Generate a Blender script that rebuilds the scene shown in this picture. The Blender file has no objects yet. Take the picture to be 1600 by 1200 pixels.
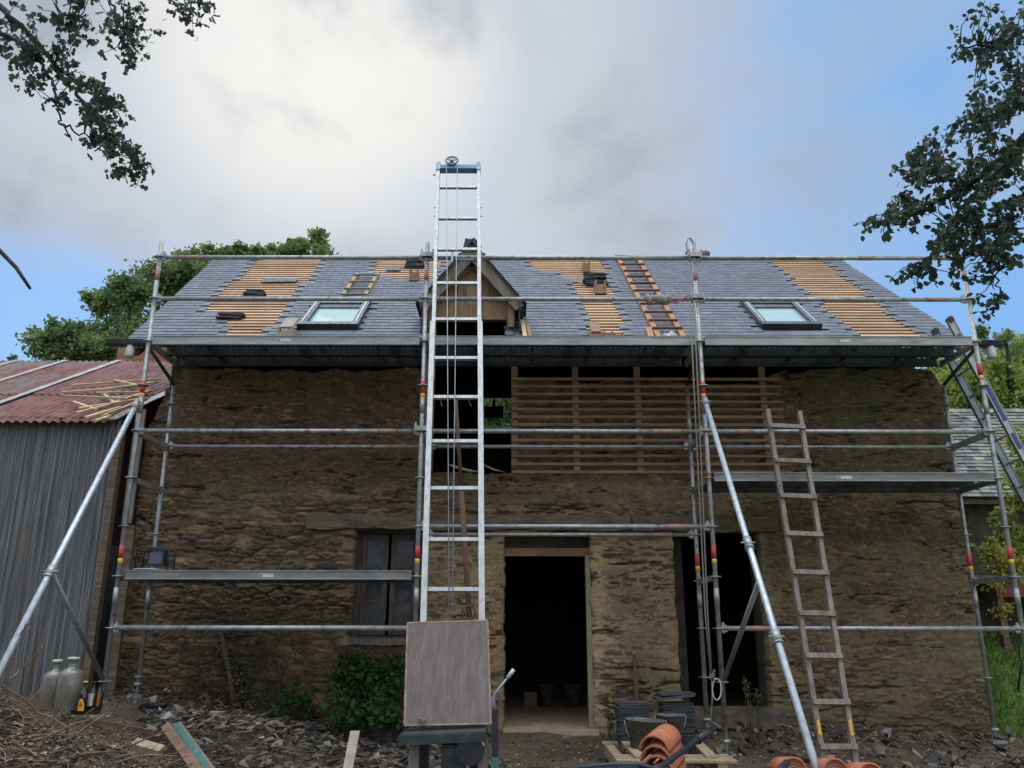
import bpy, math, random
import numpy as np
from mathutils import Vector, Matrix
rnd = random.Random(7)
SC = bpy.context.scene
COL = SC.collection
# ------------------------------------------------------------------ camera, sky, sun, exposure
HC = 1.25                       # camera height over the yard in front of the house
F, PIT, ROLL = 1299.0, 0.2833, 0.0011
cam_d = bpy.data.cameras.new('camera'); cam = bpy.data.objects.new('camera', cam_d); COL.objects.link(cam)
cam.location = (0, 0, HC); cam.rotation_mode = 'XYZ'
cam.matrix_world = Matrix.Translation((0, 0, HC)) @ Matrix.Rotation(math.pi/2 + PIT, 4, 'X') @ Matrix.Rotation(ROLL, 4, 'Z')
cam_d.sensor_width = 36; cam_d.lens = F/1600*36; cam_d.clip_end = 2000; cam_d.clip_start = .05
SC.camera = cam
SC.view_settings.view_transform = 'Standard'; SC.view_settings.look = 'None'
SC.view_settings.gamma = 1; SC.view_settings.use_curve_mapping = False
SC.view_settings.exposure = 0.58
SUN_AZ, SUN_EL = math.radians(-15), math.radians(37)      # azimuth from +Y towards +X
SUN_DIR = Vector((math.sin(SUN_AZ)*math.cos(SUN_EL), math.cos(SUN_AZ)*math.cos(SUN_EL), math.sin(SUN_EL)))
sl = bpy.data.lights.new('sun', 'SUN'); sl.energy = 0.6; sl.angle = math.radians(24); sl.color = (1, .94, .84)
so = bpy.data.objects.new('sun', sl); COL.objects.link(so)
so.rotation_euler = (-SUN_DIR).to_track_quat('-Z', 'Y').to_euler()
W = bpy.data.worlds.new('World'); SC.world = W; W.use_nodes = True

class NT:
    def __init__(s, tree): s.t = tree; s.n = tree.nodes; s.l = tree.links
    def new(s, kind, inp=None, **kw):
        n = s.n.new(kind)
        for k, v in kw.items(): setattr(n, k, v)
        for k, v in (inp or {}).items():
            if isinstance(v, bpy.types.NodeSocket): s.l.new(v, n.inputs[k])
            else: n.inputs[k].default_value = v
        return n
    def math(s, op, a, b=0.0, c=0.0, clamp=False):
        n = s.n.new('ShaderNodeMath'); n.operation = op; n.use_clamp = clamp
        for i, v in enumerate((a, b, c)):
            if isinstance(v, bpy.types.NodeSocket): s.l.new(v, n.inputs[i])
            else: n.inputs[i].default_value = v
        return n.outputs[0]
    def mix(s, f, a, b):
        n = s.n.new('ShaderNodeMix'); n.data_type = 'RGBA'
        for i, v in ((0, f), (6, a), (7, b)):
            if isinstance(v, bpy.types.NodeSocket): s.l.new(v, n.inputs[i])
            else: n.inputs[i].default_value = v if i == 0 else (*v[:3], 1)
        return n.outputs[2]
    def smooth(s, v, a, b, lo=0.0, hi=1.0):
        n = s.new('ShaderNodeMapRange', interpolation_type='SMOOTHSTEP')
        s.l.new(v, n.inputs[0])
        for i, x in enumerate((a, b, lo, hi)): n.inputs[i+1].default_value = x
        return n.outputs[0]
    def noise(s, vec, scale, detail=4, rough=.55, dist=0.0):
        n = s.new('ShaderNodeTexNoise', {'Scale': scale, 'Detail': detail, 'Roughness': rough, 'Distortion': dist})
        if vec is not None: s.l.new(vec, n.inputs['Vector'])
        return n.outputs[0]

def build_world():
    t = NT(W.node_tree); t.n.clear()
    sky = t.new('ShaderNodeTexSky', sky_type='NISHITA', sun_disc=False)
    sky.sun_elevation = SUN_EL; sky.sun_rotation = SUN_AZ; sky.air_density = 1.0; sky.dust_density = .4; sky.ozone_density = 2.0
    tc = t.new('ShaderNodeTexCoord')
    d = t.new('ShaderNodeVectorMath', {0: tc.outputs['Generated']}, operation='NORMALIZE').outputs[0]
    sep = t.new('ShaderNodeSeparateXYZ', {0: d}); x, y, z = sep.outputs
    # cloud masses: low frequency bodies, broken edges and fine wisps
    dm = t.new('ShaderNodeMapping', {'Vector': d, 'Location': (8.3, 4.6, 2.1), 'Scale': (1.0, 1.0, 1.35)}).outputs[0]
    n1 = t.noise(dm, 2.1, 7, .52, .5)
    n2 = t.noise(dm, 4.6, 7, .5, .4)
    n3 = t.noise(dm, 11, 8, .6, .5)
    nn = t.math('ADD', t.math('ADD', t.math('MULTIPLY', n1, .55), t.math('MULTIPLY', n2, .33)), t.math('MULTIPLY', n3, .08))
    # cover: thick in the left and middle, opening towards the right and low on the left
    a = t.smooth(x, .04, .48, 0, .32)
    front = t.smooth(y, -.1, .4)
    a = t.math('MULTIPLY', a, front)
    lowl = t.math('MULTIPLY', t.smooth(x, -.22, -.46), t.smooth(z, .46, .30))
    a = t.math('ADD', a, t.math('MULTIPLY', lowl, .46))
    cov = t.math('SUBTRACT', nn, a)
    cover = t.smooth(cov, .02, .46)
    glow = t.new('ShaderNodeVectorMath', {0: d, 1: tuple(SUN_DIR)}, operation='DOT_PRODUCT').outputs['Value']
    g1 = t.smooth(glow, .91, 1.0); g2 = t.smooth(glow, .972, 1.0)
    dens = t.smooth(nn, .38, .64)
    back = t.smooth(y, .15, -.55)                            # front-lit clouds behind the camera, brightness added to light the facade
    cc = t.mix(dens, (.36, .395, .45), (.205, .235, .285))
    fl = t.math('ADD', t.math('ADD', 1.0, t.math('MULTIPLY', back, 1.2)), t.smooth(z, .74, .95, 0, 5.8))  # adds unseen brightness behind and overhead as fill for facade and relief
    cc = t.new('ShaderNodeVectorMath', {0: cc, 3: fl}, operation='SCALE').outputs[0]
    cc = t.mix(t.math('MULTIPLY', g1, t.smooth(nn, .60, .42, .0, .8), clamp=True), cc, (.46, .48, .51))
    cc = t.mix(t.math('MULTIPLY', g2, t.smooth(nn, .58, .44, .2, 1), clamp=True), cc, (.62, .61, .585))
    skyc = t.new('ShaderNodeVectorMath', {0: sky.outputs[0], 1: (.08, .09, .10)}, operation='MULTIPLY').outputs[0]
    blue = t.mix(.75, skyc, (.15, .325, .60))
    blue = t.mix(t.smooth(nn, .40, .64, .0, .35), blue, (.40, .44, .52))
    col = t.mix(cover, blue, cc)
    col = t.mix(t.smooth(z, .02, -.03), col, (.10, .09, .07))
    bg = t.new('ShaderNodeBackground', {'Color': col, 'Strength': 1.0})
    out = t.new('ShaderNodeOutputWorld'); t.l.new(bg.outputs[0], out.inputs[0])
build_world()

# ------------------------------------------------------------------ pixel rays (1600x1200 photo) -> world points at a depth
_M = cam.matrix_world.copy()
def ray(px, py):
    v = Vector(((px-800)/F, -(py-600)/F, -1.0))
    return (_M.to_3x3() @ v)
def P(px, py, Y):
    r = ray(px, py); k = Y/r.y
    return Vector((r.x*k, Y, HC + r.z*k))
def PX(px, py, Y): return P(px, py, Y).x
def PZ(px, py, Y): return P(px, py, Y).z
def on_plane(px, py, p0, n):
    r = ray(px, py); o = Vector((0, 0, HC)); k = (p0-o).dot(n)/r.dot(n)
    return o + r*k
_Mi = _M.inverted()
def project(p):
    q = _Mi @ Vector(p); return (800 + F*q.x/-q.z, 600 - F*q.y/-q.z)

# ------------------------------------------------------------------ numpy noise
def _hash(ix, iy, s):
    h = (ix.astype(np.int64)*374761393 + iy.astype(np.int64)*668265263 + s*1442695041) & 0xffffffff
    h = ((h ^ (h >> 13))*1274126177) & 0xffffffff
    return ((h ^ (h >> 16)) & 0xffffff)/float(0xffffff)
def vnoise(x, y, s=0):
    ix = np.floor(x); iy = np.floor(y); fx = x-ix; fy = y-iy
    fx = fx*fx*(3-2*fx); fy = fy*fy*(3-2*fy)
    a = _hash(ix, iy, s); b = _hash(ix+1, iy, s); c = _hash(ix, iy+1, s); d = _hash(ix+1, iy+1, s)
    return (a*(1-fx)+b*fx)*(1-fy) + (c*(1-fx)+d*fx)*fy
def fbm(x, y, s=0, o=4):
    r = 0; amp = .5; t = 0
    for k in range(o):
        r = r + amp*vnoise(x, y, s+k); t += amp; x = x*2.03; y = y*2.03; amp *= .5
    return r/t
def sstep(a, b, x):
    t = np.clip((x-a)/(b-a), 0, 1); return t*t*(3-2*t)

# ------------------------------------------------------------------ object helpers
ORG = {}
def tag(o, label, cat, group=None, kind=None):
    if label: o['label'] = label
    if cat: o['category'] = cat
    if group: o['group'] = group
    if kind: o['kind'] = kind
    return o
def thing(name, label, cat, loc, group=None):
    o = bpy.data.objects.new(name, None); COL.objects.link(o); o.location = loc
    o.empty_display_size = .1; ORG[o.name] = Vector(loc)
    return tag(o, label, cat, group)
def part(name, mb, m, parent=None, label=None, smooth=False):
    me = bpy.data.meshes.new(name)
    org = ORG[parent.name] if parent else Vector((0, 0, 0))
    if isinstance(mb, MB):
        V = np.array(mb.v, dtype=np.float64).reshape(-1, 3)
        if parent is None and mb.base: org = Vector(mb.base)
        V = V - np.array(org)
        me.from_pydata(V.tolist(), [], mb.f)
        if mb.c:
            at = me.color_attributes.new('col', 'FLOAT_COLOR', 'POINT')
            at.data.foreach_set('color', np.array(mb.c, dtype=np.float32).ravel())
        if mb.smooth or smooth: me.shade_smooth()
        elif mb.sf:
            a = np.zeros(len(me.polygons), dtype=bool); a[list(mb.sf)] = True
            me.polygons.foreach_set('use_smooth', a)
    o = bpy.data.objects.new(name, me); COL.objects.link(o)
    me.materials.append(m)
    if parent: o.parent = parent
    elif isinstance(mb, MB) and mb.base: o.location = org
    ORG[o.name] = Vector(org)
    if label: o['label'] = label
    return o
class MB:
    def __init__(s, base=None): s.v = []; s.f = []; s.c = []; s.base = base; s.smooth = False; s.sf = set(); s.col = None
    def add(s, vs, fs, smooth=False):
        b = len(s.v); s.v.extend([tuple(v) for v in vs])
        if s.col is not None: s.c.extend([(*s.col, 1)]*len(vs))
        for f in fs:
            if smooth: s.sf.add(len(s.f))
            s.f.append(tuple(b+i for i in f))
        return s
    def obox(s, c, ax, ay, az):      # centre and three half vectors
        c = Vector(c); vs = []
        for i in (-1, 1):
            for j in (-1, 1):
                for k in (-1, 1): vs.append(c+ax*i+ay*j+az*k)
        fs = [(0, 1, 3, 2), (4, 6, 7, 5), (0, 4, 5, 1), (2, 3, 7, 6), (0, 2, 6, 4), (1, 5, 7, 3)]
        return s.add(vs, fs)
    def box(s, c, size, rot=None):
        R = rot.to_3x3() if rot is not None else Matrix.Identity(3)
        return s.obox(c, R @ Vector((size[0]/2, 0, 0)), R @ Vector((0, size[1]/2, 0)), R @ Vector((0, 0, size[2]/2)))
    def lohi(s, lo, hi):
        lo = Vector(lo); hi = Vector(hi); return s.box((lo+hi)/2, hi-lo)
    def beam(s, a, b, w, h, up=(0, 0, 1), bev=0):
        a = Vector(a); b = Vector(b); d = (b-a).normalized(); up = Vector(up)
        sd = d.cross(up)
        if sd.length < 1e-3: sd = d.cross(Vector((1, 0, 0)))
        sd.normalize(); u = sd.cross(d).normalized()
        return s.obox((a+b)/2, sd*w/2, (b-a)/2, u*h/2)
    def tube(s, pts, r, n=8, cap=True, smooth=True):
        pts = [Vector(p) for p in pts]; rs = r if isinstance(r, (list, tuple)) else [r]*len(pts)
        rings = []; vs = []; ref = None
        for i, p in enumerate(pts):
            d = (pts[min(i+1, len(pts)-1)] - pts[max(i-1, 0)])
            if d.length < 1e-9: d = Vector((0, 0, 1))
            d.normalize()
            if ref is None:
                ref = d.cross(Vector((0, 0, 1)))
                if ref.length < .1: ref = d.cross(Vector((1, 0, 0)))
            ref = (ref - d*ref.dot(d)).normalized(); q = d.cross(ref)
            for k in range(n):
                a = 2*math.pi*k/n; vs.append(p + (ref*math.cos(a)+q*math.sin(a))*rs[i])
        fs = []
        for i in range(len(pts)-1):
            for k in range(n):
                k2 = (k+1) % n; fs.append((i*n+k, i*n+k2, (i+1)*n+k2, (i+1)*n+k))
        s.add(vs, fs, smooth)
        if cap:
            b = len(s.v)-len(vs); s.f.append(tuple(b+k for k in reversed(range(n)))); s.f.append(tuple(b+(len(pts)-1)*n+k for k in range(n)))
        return s
    def lathe(s, c, prof, n=20, axis=(0, 0, 1)):
        c = Vector(c); z = Vector(axis).normalized(); x = z.cross(Vector((0, 1, 0)))
        if x.length < .1: x = z.cross(Vector((1, 0, 0)))
        x.normalize(); y = z.cross(x); vs = []; fs = []
        for r, h in prof:
            for k in range(n):
                a = 2*math.pi*k/n; vs.append(c + z*h + (x*math.cos(a)+y*math.sin(a))*r)
        for i in range(len(prof)-1):
            for k in range(n):
                k2 = (k+1) % n; fs.append((i*n+k, i*n+k2, (i+1)*n+k2, (i+1)*n+k))
        return s.add(vs, fs, True)
    def torus(s, c, R, r, axis, n=28, m=8):
        c = Vector(c); z = Vector(axis).normalized(); x = z.cross(Vector((0.1, .2, 1))).normalized(); y = z.cross(x)
        pts = [c + (x*math.cos(2*math.pi*k/n)+y*math.sin(2*math.pi*k/n))*R for k in range(n)]
        vs = []; fs = []
        for k, p in enumerate(pts):
            o = (p-c).normalized()
            for j in range(m):
                a = 2*math.pi*j/m; vs.append(p + (o*math.cos(a)+z*math.sin(a))*r)
        for k in range(n):
            for j in range(m):
                fs.append((k*m+j, ((k+1) % n)*m+j, ((k+1) % n)*m+(j+1) % m, k*m+(j+1) % m))
        return s.add(vs, fs, True)

# ------------------------------------------------------------------ materials
MATS = {}
def mat(name, c1, c2=None, scale=6, rough=.8, metal=0.0, bump=.0, bscale=None, stretch=None, attr=False, c3=None, detail=6,
        spec=.5, trans=0, vary=0, bdist=.01, c3thr=(.55, .7), c3scale=None):
    m = bpy.data.materials.new(name); m.use_nodes = True; t = NT(m.node_tree); t.n.clear()
    out = t.new('ShaderNodeOutputMaterial'); b = t.new('ShaderNodeBsdfPrincipled'); t.l.new(b.outputs[0], out.inputs[0])
    tc = t.new('ShaderNodeTexCoord').outputs['Object']
    if stretch: tc = t.new('ShaderNodeMapping', {'Vector': tc, 'Scale': stretch}).outputs[0]
    c2 = c2 or c1
    n = t.noise(tc, scale, detail, .6); n = t.smooth(n, .3, .7)
    col = t.mix(n, c1, c2)
    if c3:
        n3 = t.noise(tc, c3scale or scale*.45, 6, .65); col = t.mix(t.smooth(n3, *c3thr), col, c3)
    if attr:
        a = t.new('ShaderNodeAttribute', attribute_name='col').outputs['Color']
        mm = t.new('ShaderNodeMix', data_type='RGBA', blend_type='MULTIPLY'); mm.inputs[0].default_value = 1
        t.l.new(a, mm.inputs[6]); t.l.new(col, mm.inputs[7]); col = mm.outputs[2]
    if vary:
        oi = t.new('ShaderNodeObjectInfo').outputs['Random']
        v = t.math('ADD', 1-vary, t.math('MULTIPLY', oi, 2*vary))
        col = t.new('ShaderNodeVectorMath', {0: col, 3: v}, operation='SCALE').outputs[0]
    t.l.new(col, b.inputs['Base Color'])
    b.inputs['Metallic'].default_value = metal; b.inputs['Specular IOR Level'].default_value = spec
    rn = t.smooth(t.noise(tc, scale*2.3, 3), .3, .7, max(0, rough-.12), min(1, rough+.1)); t.l.new(rn, b.inputs['Roughness'])
    if bump:
        bn = t.noise(tc, bscale or scale*3, 6, .65)
        bp = t.new('ShaderNodeBump', {'Height': bn, 'Strength': bump, 'Distance': bdist}); t.l.new(bp.outputs[0], b.inputs['Normal'])
    if trans:
        tr = t.new('ShaderNodeBsdfTranslucent'); t.l.new(col, tr.inputs[0])
        mx = t.new('ShaderNodeMixShader', {0: trans}); t.l.new(b.outputs[0], mx.inputs[1]); t.l.new(tr.outputs[0], mx.inputs[2]); t.l.new(mx.outputs[0], out.inputs[0])
    MATS[name] = m
    return m
def glass(name, tint, rough=.03, alpha=.5):
    m = bpy.data.materials.new(name); m.use_nodes = True; t = NT(m.node_tree); t.n.clear()
    out = t.new('ShaderNodeOutputMaterial')
    g = t.new('ShaderNodeBsdfGlossy', {'Color': (1, 1, 1, 1), 'Roughness': rough}); tr = t.new('ShaderNodeBsdfTransparent', {'Color': (*tint, 1)})
    fr = t.new('ShaderNodeFresnel', {'IOR': 1.5}); fac = t.math('ADD', fr.outputs[0], alpha*.15, clamp=True)
    mx = t.new('ShaderNodeMixShader', {0: fac}); t.l.new(tr.outputs[0], mx.inputs[1]); t.l.new(g.outputs[0], mx.inputs[2]); t.l.new(mx.outputs[0], out.inputs[0])
    return m
M_STONE = mat('stone_relief', (1, 1, 1), (.70, .69, .68), 40, .95, bump=1.0, bscale=60, attr=True, c3=(.55, .5, .42), c3scale=9, spec=.15, bdist=.008)
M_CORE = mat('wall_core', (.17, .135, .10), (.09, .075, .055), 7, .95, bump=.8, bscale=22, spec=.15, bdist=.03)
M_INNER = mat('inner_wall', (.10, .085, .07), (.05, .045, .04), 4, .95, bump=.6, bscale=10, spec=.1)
M_PLASTER = mat('lime_plaster', (.30, .25, .17), (.22, .175, .11), 8, .95, bump=.6, bscale=30, spec=.15)
M_SLATE = mat('slate', (1, 1, 1), (.84, .85, .87), 5, .72, bump=.05, bscale=40, attr=True, spec=.35, bdist=.003)
M_SLATEDK = mat('slate_stack', (.03, .033, .038), (.075, .075, .075), 8, .5, bump=.5, bscale=(40), stretch=(1, 1, 6), spec=.5)
M_OLDSLATE = mat('old_slate_roof', (.26, .25, .235), (.11, .105, .10), 7, .8, bump=.9, bscale=14, attr=True, c3=(.22, .22, .12), c3thr=(.45, .65))
M_BATTEN = mat('new_batten', (.70, .47, .28), (.52, .31, .16), 3, .7, stretch=(.6, 4, 4), bump=.2, bscale=20, attr=True)
M_DECKBOARD = mat('roof_boarding', (.10, .05, .028), (.06, .032, .018), 3, .85, stretch=(.5, 4, 4))
M_OAK = mat('dormer_wood', (.34, .20, .10), (.20, .12, .065), 4, .75, stretch=(5, 5, .6), bump=.35, bscale=12, c3=(.12, .08, .05), c3scale=2)
M_RACK = mat('wall_batten_wood', (.30, .17, .10), (.16, .095, .06), 3, .8, stretch=(.8, 3, 5), bump=.3, bscale=16)
M_BEAM = mat('old_beam', (.19, .135, .085), (.085, .06, .04), 5, .9, stretch=(.6, 4, 4), bump=.8, bscale=10, bdist=.02)
M_GREYWOOD = mat('weathered_wood', (.27, .22, .175), (.15, .12, .095), 5, .85, stretch=(5, 5, .7), bump=.5, bscale=14, vary=.12)
M_REDWOOD = mat('red_brown_board', (.36, .16, .10), (.24, .11, .07), 4, .8, stretch=(1, .3, 4))
M_PINE = mat('pine_offcut', (.66, .50, .28), (.48, .34, .17), 5, .75, stretch=(1, 1, 1), vary=.25, bump=.2)
M_STEEL = mat('galvanised_tube', (.43, .425, .40), (.27, .27, .26), 14, .5, .55, bump=.15, bscale=60, c3=(.20, .15, .11), c3thr=(.56, .66), c3scale=11, detail=9)
M_RAKER = mat('bright_galvanised', (.60, .62, .61), (.38, .42, .44), 30, .45, .4, stretch=(1, 1, .5), c3=(.33, .27, .21), c3thr=(.66, .75), c3scale=12)
M_ALU = mat('aluminium', (.46, .45, .42), (.33, .325, .31), 8, .42, .45, stretch=(4, 4, .5), c3=(.34, .33, .31), c3thr=(.6, .72))
M_DECK = mat('deck_steel', (.10, .105, .11), (.06, .064, .07), 7, .55, .5, bump=.2, bscale=30)
M_DECKEDGE = mat('deck_side_rail', (.40, .40, .36), (.26, .26, .24), 5, .55, .4, stretch=(.5, 3, 3), c3=(.22, .21, .18), c3thr=(.58, .7), c3scale=4)
M_DECKWEB = mat('deck_web', (.26, .25, .22), (.16, .155, .14), 5, .6, .3, stretch=(.5, 3, 3))
M_RED = mat('red_tape', (.62, .06, .05), (.45, .04, .04), 40, .6)
M_PALERED = mat('faded_red_tape', (.42, .17, .15), (.30, .22, .20), 30, .6)
M_YEL = mat('yellow_tape', (.72, .50, .05), (.55, .36, .04), 40, .6)
M_WHITE = mat('white_sticker', (.62, .60, .55), (.5, .48, .44), 30, .6)
M_ORANGE = mat('orange_mark', (.75, .36, .04), (.6, .26, .03), 30, .7)
M_ZINC = mat('zinc', (.10, .105, .11), (.06, .065, .07), 7, .5, .4)
M_ZINCL = mat('zinc_bright', (.55, .55, .53), (.42, .42, .41), 9, .5, .3)
M_BLUE = mat('blue_paint', (.06, .22, .36), (.09, .29, .42), 10, .55, c3=(.20, .17, .14), c3scale=12)
M_NAVY = mat('navy_label', (.05, .07, .26), (.04, .05, .18), 10, .5)
M_GREYM = mat('grey_metal', (.30, .33, .34), (.2, .22, .23), 10, .5, .4)
M_PLY = mat('film_faced_ply', (.11, .078, .062), (.16, .12, .095), 9, .6, bump=.25, bscale=60, stretch=(3.5, 1, .5), c3=(.21, .185, .16), c3thr=(.5, .75), c3scale=5, detail=10)
M_PLYEDGE = mat('ply_edge', (.26, .12, .08), (.36, .26, .18), 20, .8)
M_DKGREEN = mat('dark_green_paint', (.018, .028, .027), (.03, .042, .04), 8, .55, c3=(.12, .08, .05), c3scale=8)
M_BLACK = mat('black_plastic', (.012, .012, .014), (.025, .025, .028), 9, .45)
M_RUST = mat('rusty_steel', (.09, .05, .035), (.16, .08, .05), 12, .85, .1, bump=.4, bscale=50)
M_TERRA = mat('terracotta', (.46, .14, .06), (.33, .095, .045), 9, .85, bump=.4, bscale=50, c3=(.36, .21, .13), c3scale=10, c3thr=(.5, .68), vary=.1)
M_RUBBER = mat('rubber_bucket', (.07, .065, .055), (.13, .12, .09), 12, .8, c3=(.24, .21, .14), c3scale=10, c3thr=(.52, .66))
M_TINB = mat('galvanised_bucket', (.20, .19, .17), (.11, .105, .095), 10, .6, .3, c3=(.3, .27, .2), c3scale=7)
M_MORTAR = mat('dried_mortar', (.42, .34, .22), (.28, .22, .14), 14, .95, bump=.7, bscale=30)
M_ROPE = mat('rope', (.26, .22, .17), (.18, .15, .12), 60, .9)
M_CABLE = mat('steel_cable', (.40, .40, .40), (.3, .3, .3), 20, .5, .5)
M_CLOTH = mat('dirty_rag', (.40, .37, .31), (.28, .25, .21), 12, .95, bump=.6, bscale=20)
M_BOTTLE = glass('brown_glass', (.10, .035, .01), .08, .4)
M_JAR = None
M_LABEL = mat('orange_label', (.75, .33, .03), (.8, .45, .08), 20, .6)
M_LABELD = mat('label_mark', (.45, .13, .02), None, 20, .6)
M_CORRW = mat('corrugated_steel', (.23, .23, .22), (.07, .072, .07), 3, .6, .25, stretch=(14, 1, .35), c3=(.13, .09, .06), c3scale=1.2, c3thr=(.5, .68))  # streaks put the flutes' light and shade into colour; third tone is rust
M_CORRR = mat('red_corrugated', (.19, .05, .038), (.12, .04, .033), 2.2, .75, .05, bump=.1, stretch=(3, 1, 1), c3=(.15, .11, .09), c3scale=.5, c3thr=(.48, .62))
M_FLASH = mat('grey_lap', (.36, .36, .36), (.26, .26, .26), 9, .6, .3, c3=(.2, .12, .1), c3thr=(.58, .66), c3scale=8)
M_BARK = mat('bark', (.06, .05, .042), (.03, .026, .022), 12, .95, bump=.7, bscale=30)
M_TWIG = mat('dead_twig', (.20, .145, .10), (.11, .08, .058), 20, .9, attr=True)
M_FLOOR = mat('earth_floor', (.46, .35, .23), (.34, .26, .16), 5, .9, bump=.3)
M_TEAL = mat('teal_paint', (.05, .15, .13), (.09, .20, .17), 12, .6, c3=(.3, .26, .2), c3scale=14)
M_BRICK = mat('plain_red_panel', (.25, .07, .04), (.18, .05, .035), 5, .8)
M_FRAME = mat('roof_window_frame', (.11, .12, .145), (.075, .085, .10), 8, .55, .2)
M_OLDWIN = mat('old_window_wood', (.12, .09, .07), (.05, .04, .033), 6, .9, stretch=(4, 4, .8), bump=.5, bscale=14)
def leafmat(name, a, b, trans=.3, c3=None): return mat(name, a, b, 2.2, .6, attr=True, trans=trans, c3=c3, spec=.3)
M_LEAFBG = leafmat('leaf_tree', (.24, .31, .12), (.13, .20, .08), .45)
M_LEAFY = leafmat('leaf_yellowgreen_hedge', (.38, .40, .10), (.20, .27, .07), .45)  # bright yellow-green foliage colour
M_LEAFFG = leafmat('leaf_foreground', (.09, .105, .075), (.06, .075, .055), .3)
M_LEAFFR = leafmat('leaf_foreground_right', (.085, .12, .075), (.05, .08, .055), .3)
M_NETTLE = leafmat('leaf_nettle', (.055, .115, .03), (.03, .07, .02), .3)
M_YLEAF = leafmat('leaf_yellow', (.42, .33, .08), (.22, .22, .05), .3)
M_SHARD = mat('slate_shards', (1, 1, 1), (.7, .7, .7), 20, .65, attr=True, spec=.4, bump=.3)
M_LITTER = mat('leaf_litter', (1, 1, 1), (.8, .8, .8), 20, .9, attr=True)

def mat_ground():
    m = bpy.data.materials.new('yard_ground'); m.use_nodes = True; t = NT(m.node_tree); b = t.n['Principled BSDF']
    g = t.new('ShaderNodeNewGeometry').outputs['Position']; sp = t.new('ShaderNodeSeparateXYZ', {0: g})
    n1 = t.noise(g, 1.4, 6); n2 = t.noise(g, 22, 6, .7); n3 = t.noise(g, 5, 5)
    dirt = t.mix(t.smooth(n1, .35, .65), (.085, .058, .038), (.14, .10, .068)); dirt = t.mix(t.smooth(n2, .55, .72), dirt, (.22, .17, .12))
    dirt = t.mix(t.smooth(n3, .55, .7), dirt, (.06, .05, .038))
    gr = t.mix(n2, (.08, .15, .03), (.16, .24, .06)); gr = t.mix(t.smooth(n1, .5, .7), gr, (.16, .24, .06))
    w = t.math('ADD', sp.outputs[0], t.math('MULTIPLY', n3, .8))
    f = t.smooth(w, 6.0, 6.35)
    back = t.smooth(sp.outputs[1], 16.5, 18.0); f = t.math('MAXIMUM', f, back)
    t.l.new(t.mix(f, dirt, gr), b.inputs['Base Color']); b.inputs['Roughness'].default_value = .95; b.inputs['Specular IOR Level'].default_value = .2
    bp = t.new('ShaderNodeBump', {'Height': n2, 'Strength': .9, 'Distance': .03}); t.l.new(bp.outputs[0], b.inputs['Normal'])
    return m
M_GROUND = mat_ground()

# ------------------------------------------------------------------ ground
def gz(x, y):
    x = np.asarray(x, float); y = np.asarray(y, float)
    z = -.36 + .40*sstep(2.0, 8.3, y) + .12*sstep(8.4, 9.5, y)*sstep(6.5, 5.0, x)
    z = z + .34*sstep(-1.2, -3.9, x)*sstep(5.5, 8.2, y)*sstep(30, 12, y)
    z = z - .06*sstep(2.5, 4.5, x)*sstep(6.2, 5.4, x) + 1.15*sstep(9.9, 12.2, y)*sstep(5.5, 6.3, x)*sstep(60, 30, x)
    near = sstep(14, 8, np.abs(x))*sstep(16, 10, y)
    return z + near*(.10*(fbm(x*1.3+9, y*1.3+4, 3)-.5) + .04*(fbm(x*6, y*6, 5)-.5))
def gzf(x, y): return float(gz(x, y))
def build_ground():
    xs = np.concatenate([[-400, -200, -100, -50, -25, -16], np.arange(-12, 12.01, .08), [16, 25, 50, 100, 200, 400]])
    ys = np.concatenate([[-300, -100, -40, -15, -6, -2, 0, 2, 3, 4], np.arange(4.6, 11, .08), [11.5, 12, 13, 14, 16, 18, 22, 30, 45, 80, 160, 400, 900]])
    X, Y = np.meshgrid(xs, ys); Z = gz(X, Y)
    nx, ny = len(xs), len(ys)
    me = bpy.data.meshes.new('ground'); V = np.stack([X, Y, Z], -1).reshape(-1, 3)
    i = np.arange(nx*ny).reshape(ny, nx); Fq = np.stack([i[:-1, :-1], i[:-1, 1:], i[1:, 1:], i[1:, :-1]], -1).reshape(-1, 4)
    me.from_pydata(V.tolist(), [], Fq.tolist()); me.shade_smooth()
    o = bpy.data.objects.new('ground', me); COL.objects.link(o); me.materials.append(M_GROUND); o['kind'] = 'structure'
build_ground()

# ------------------------------------------------------------------ HOUSE
YW = 9.65; XL, XR = -4.42, 5.26; YB = 15.35
EAVE_Y, EAVE_Z = 9.30, HC+3.22; SLOPE = math.radians(38.7); RIDGE_Y = 12.45
RIDGE_Z = EAVE_Z + (RIDGE_Y-EAVE_Y)*math.tan(SLOPE)
RU = Vector((0, math.cos(SLOPE), math.sin(SLOPE))); RN = Vector((0, -math.sin(SLOPE), math.cos(SLOPE)))
R0 = Vector((0, EAVE_Y, EAVE_Z)); SL = (RIDGE_Y-EAVE_Y)/math.cos(SLOPE)
def roof_pt(px, py, lift=0.0):
    return on_plane(px, py, R0+RN*lift, RN)
def roof_xs(px, py):
    p = roof_pt(px, py); return p.x, (p-R0).dot(RU)
def rxs(x, s, lift=0.0): return Vector((x, 0, 0)) + R0 + RU*s + RN*lift
def xleft(s): return -4.58 - .27*s/SL
def xright(s): return 5.42 - .07*s/SL
house = thing('stone_house', 'long old stone farmhouse with its slate roof half relaid, behind the scaffolding', 'house', (0, YW, 0))
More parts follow.
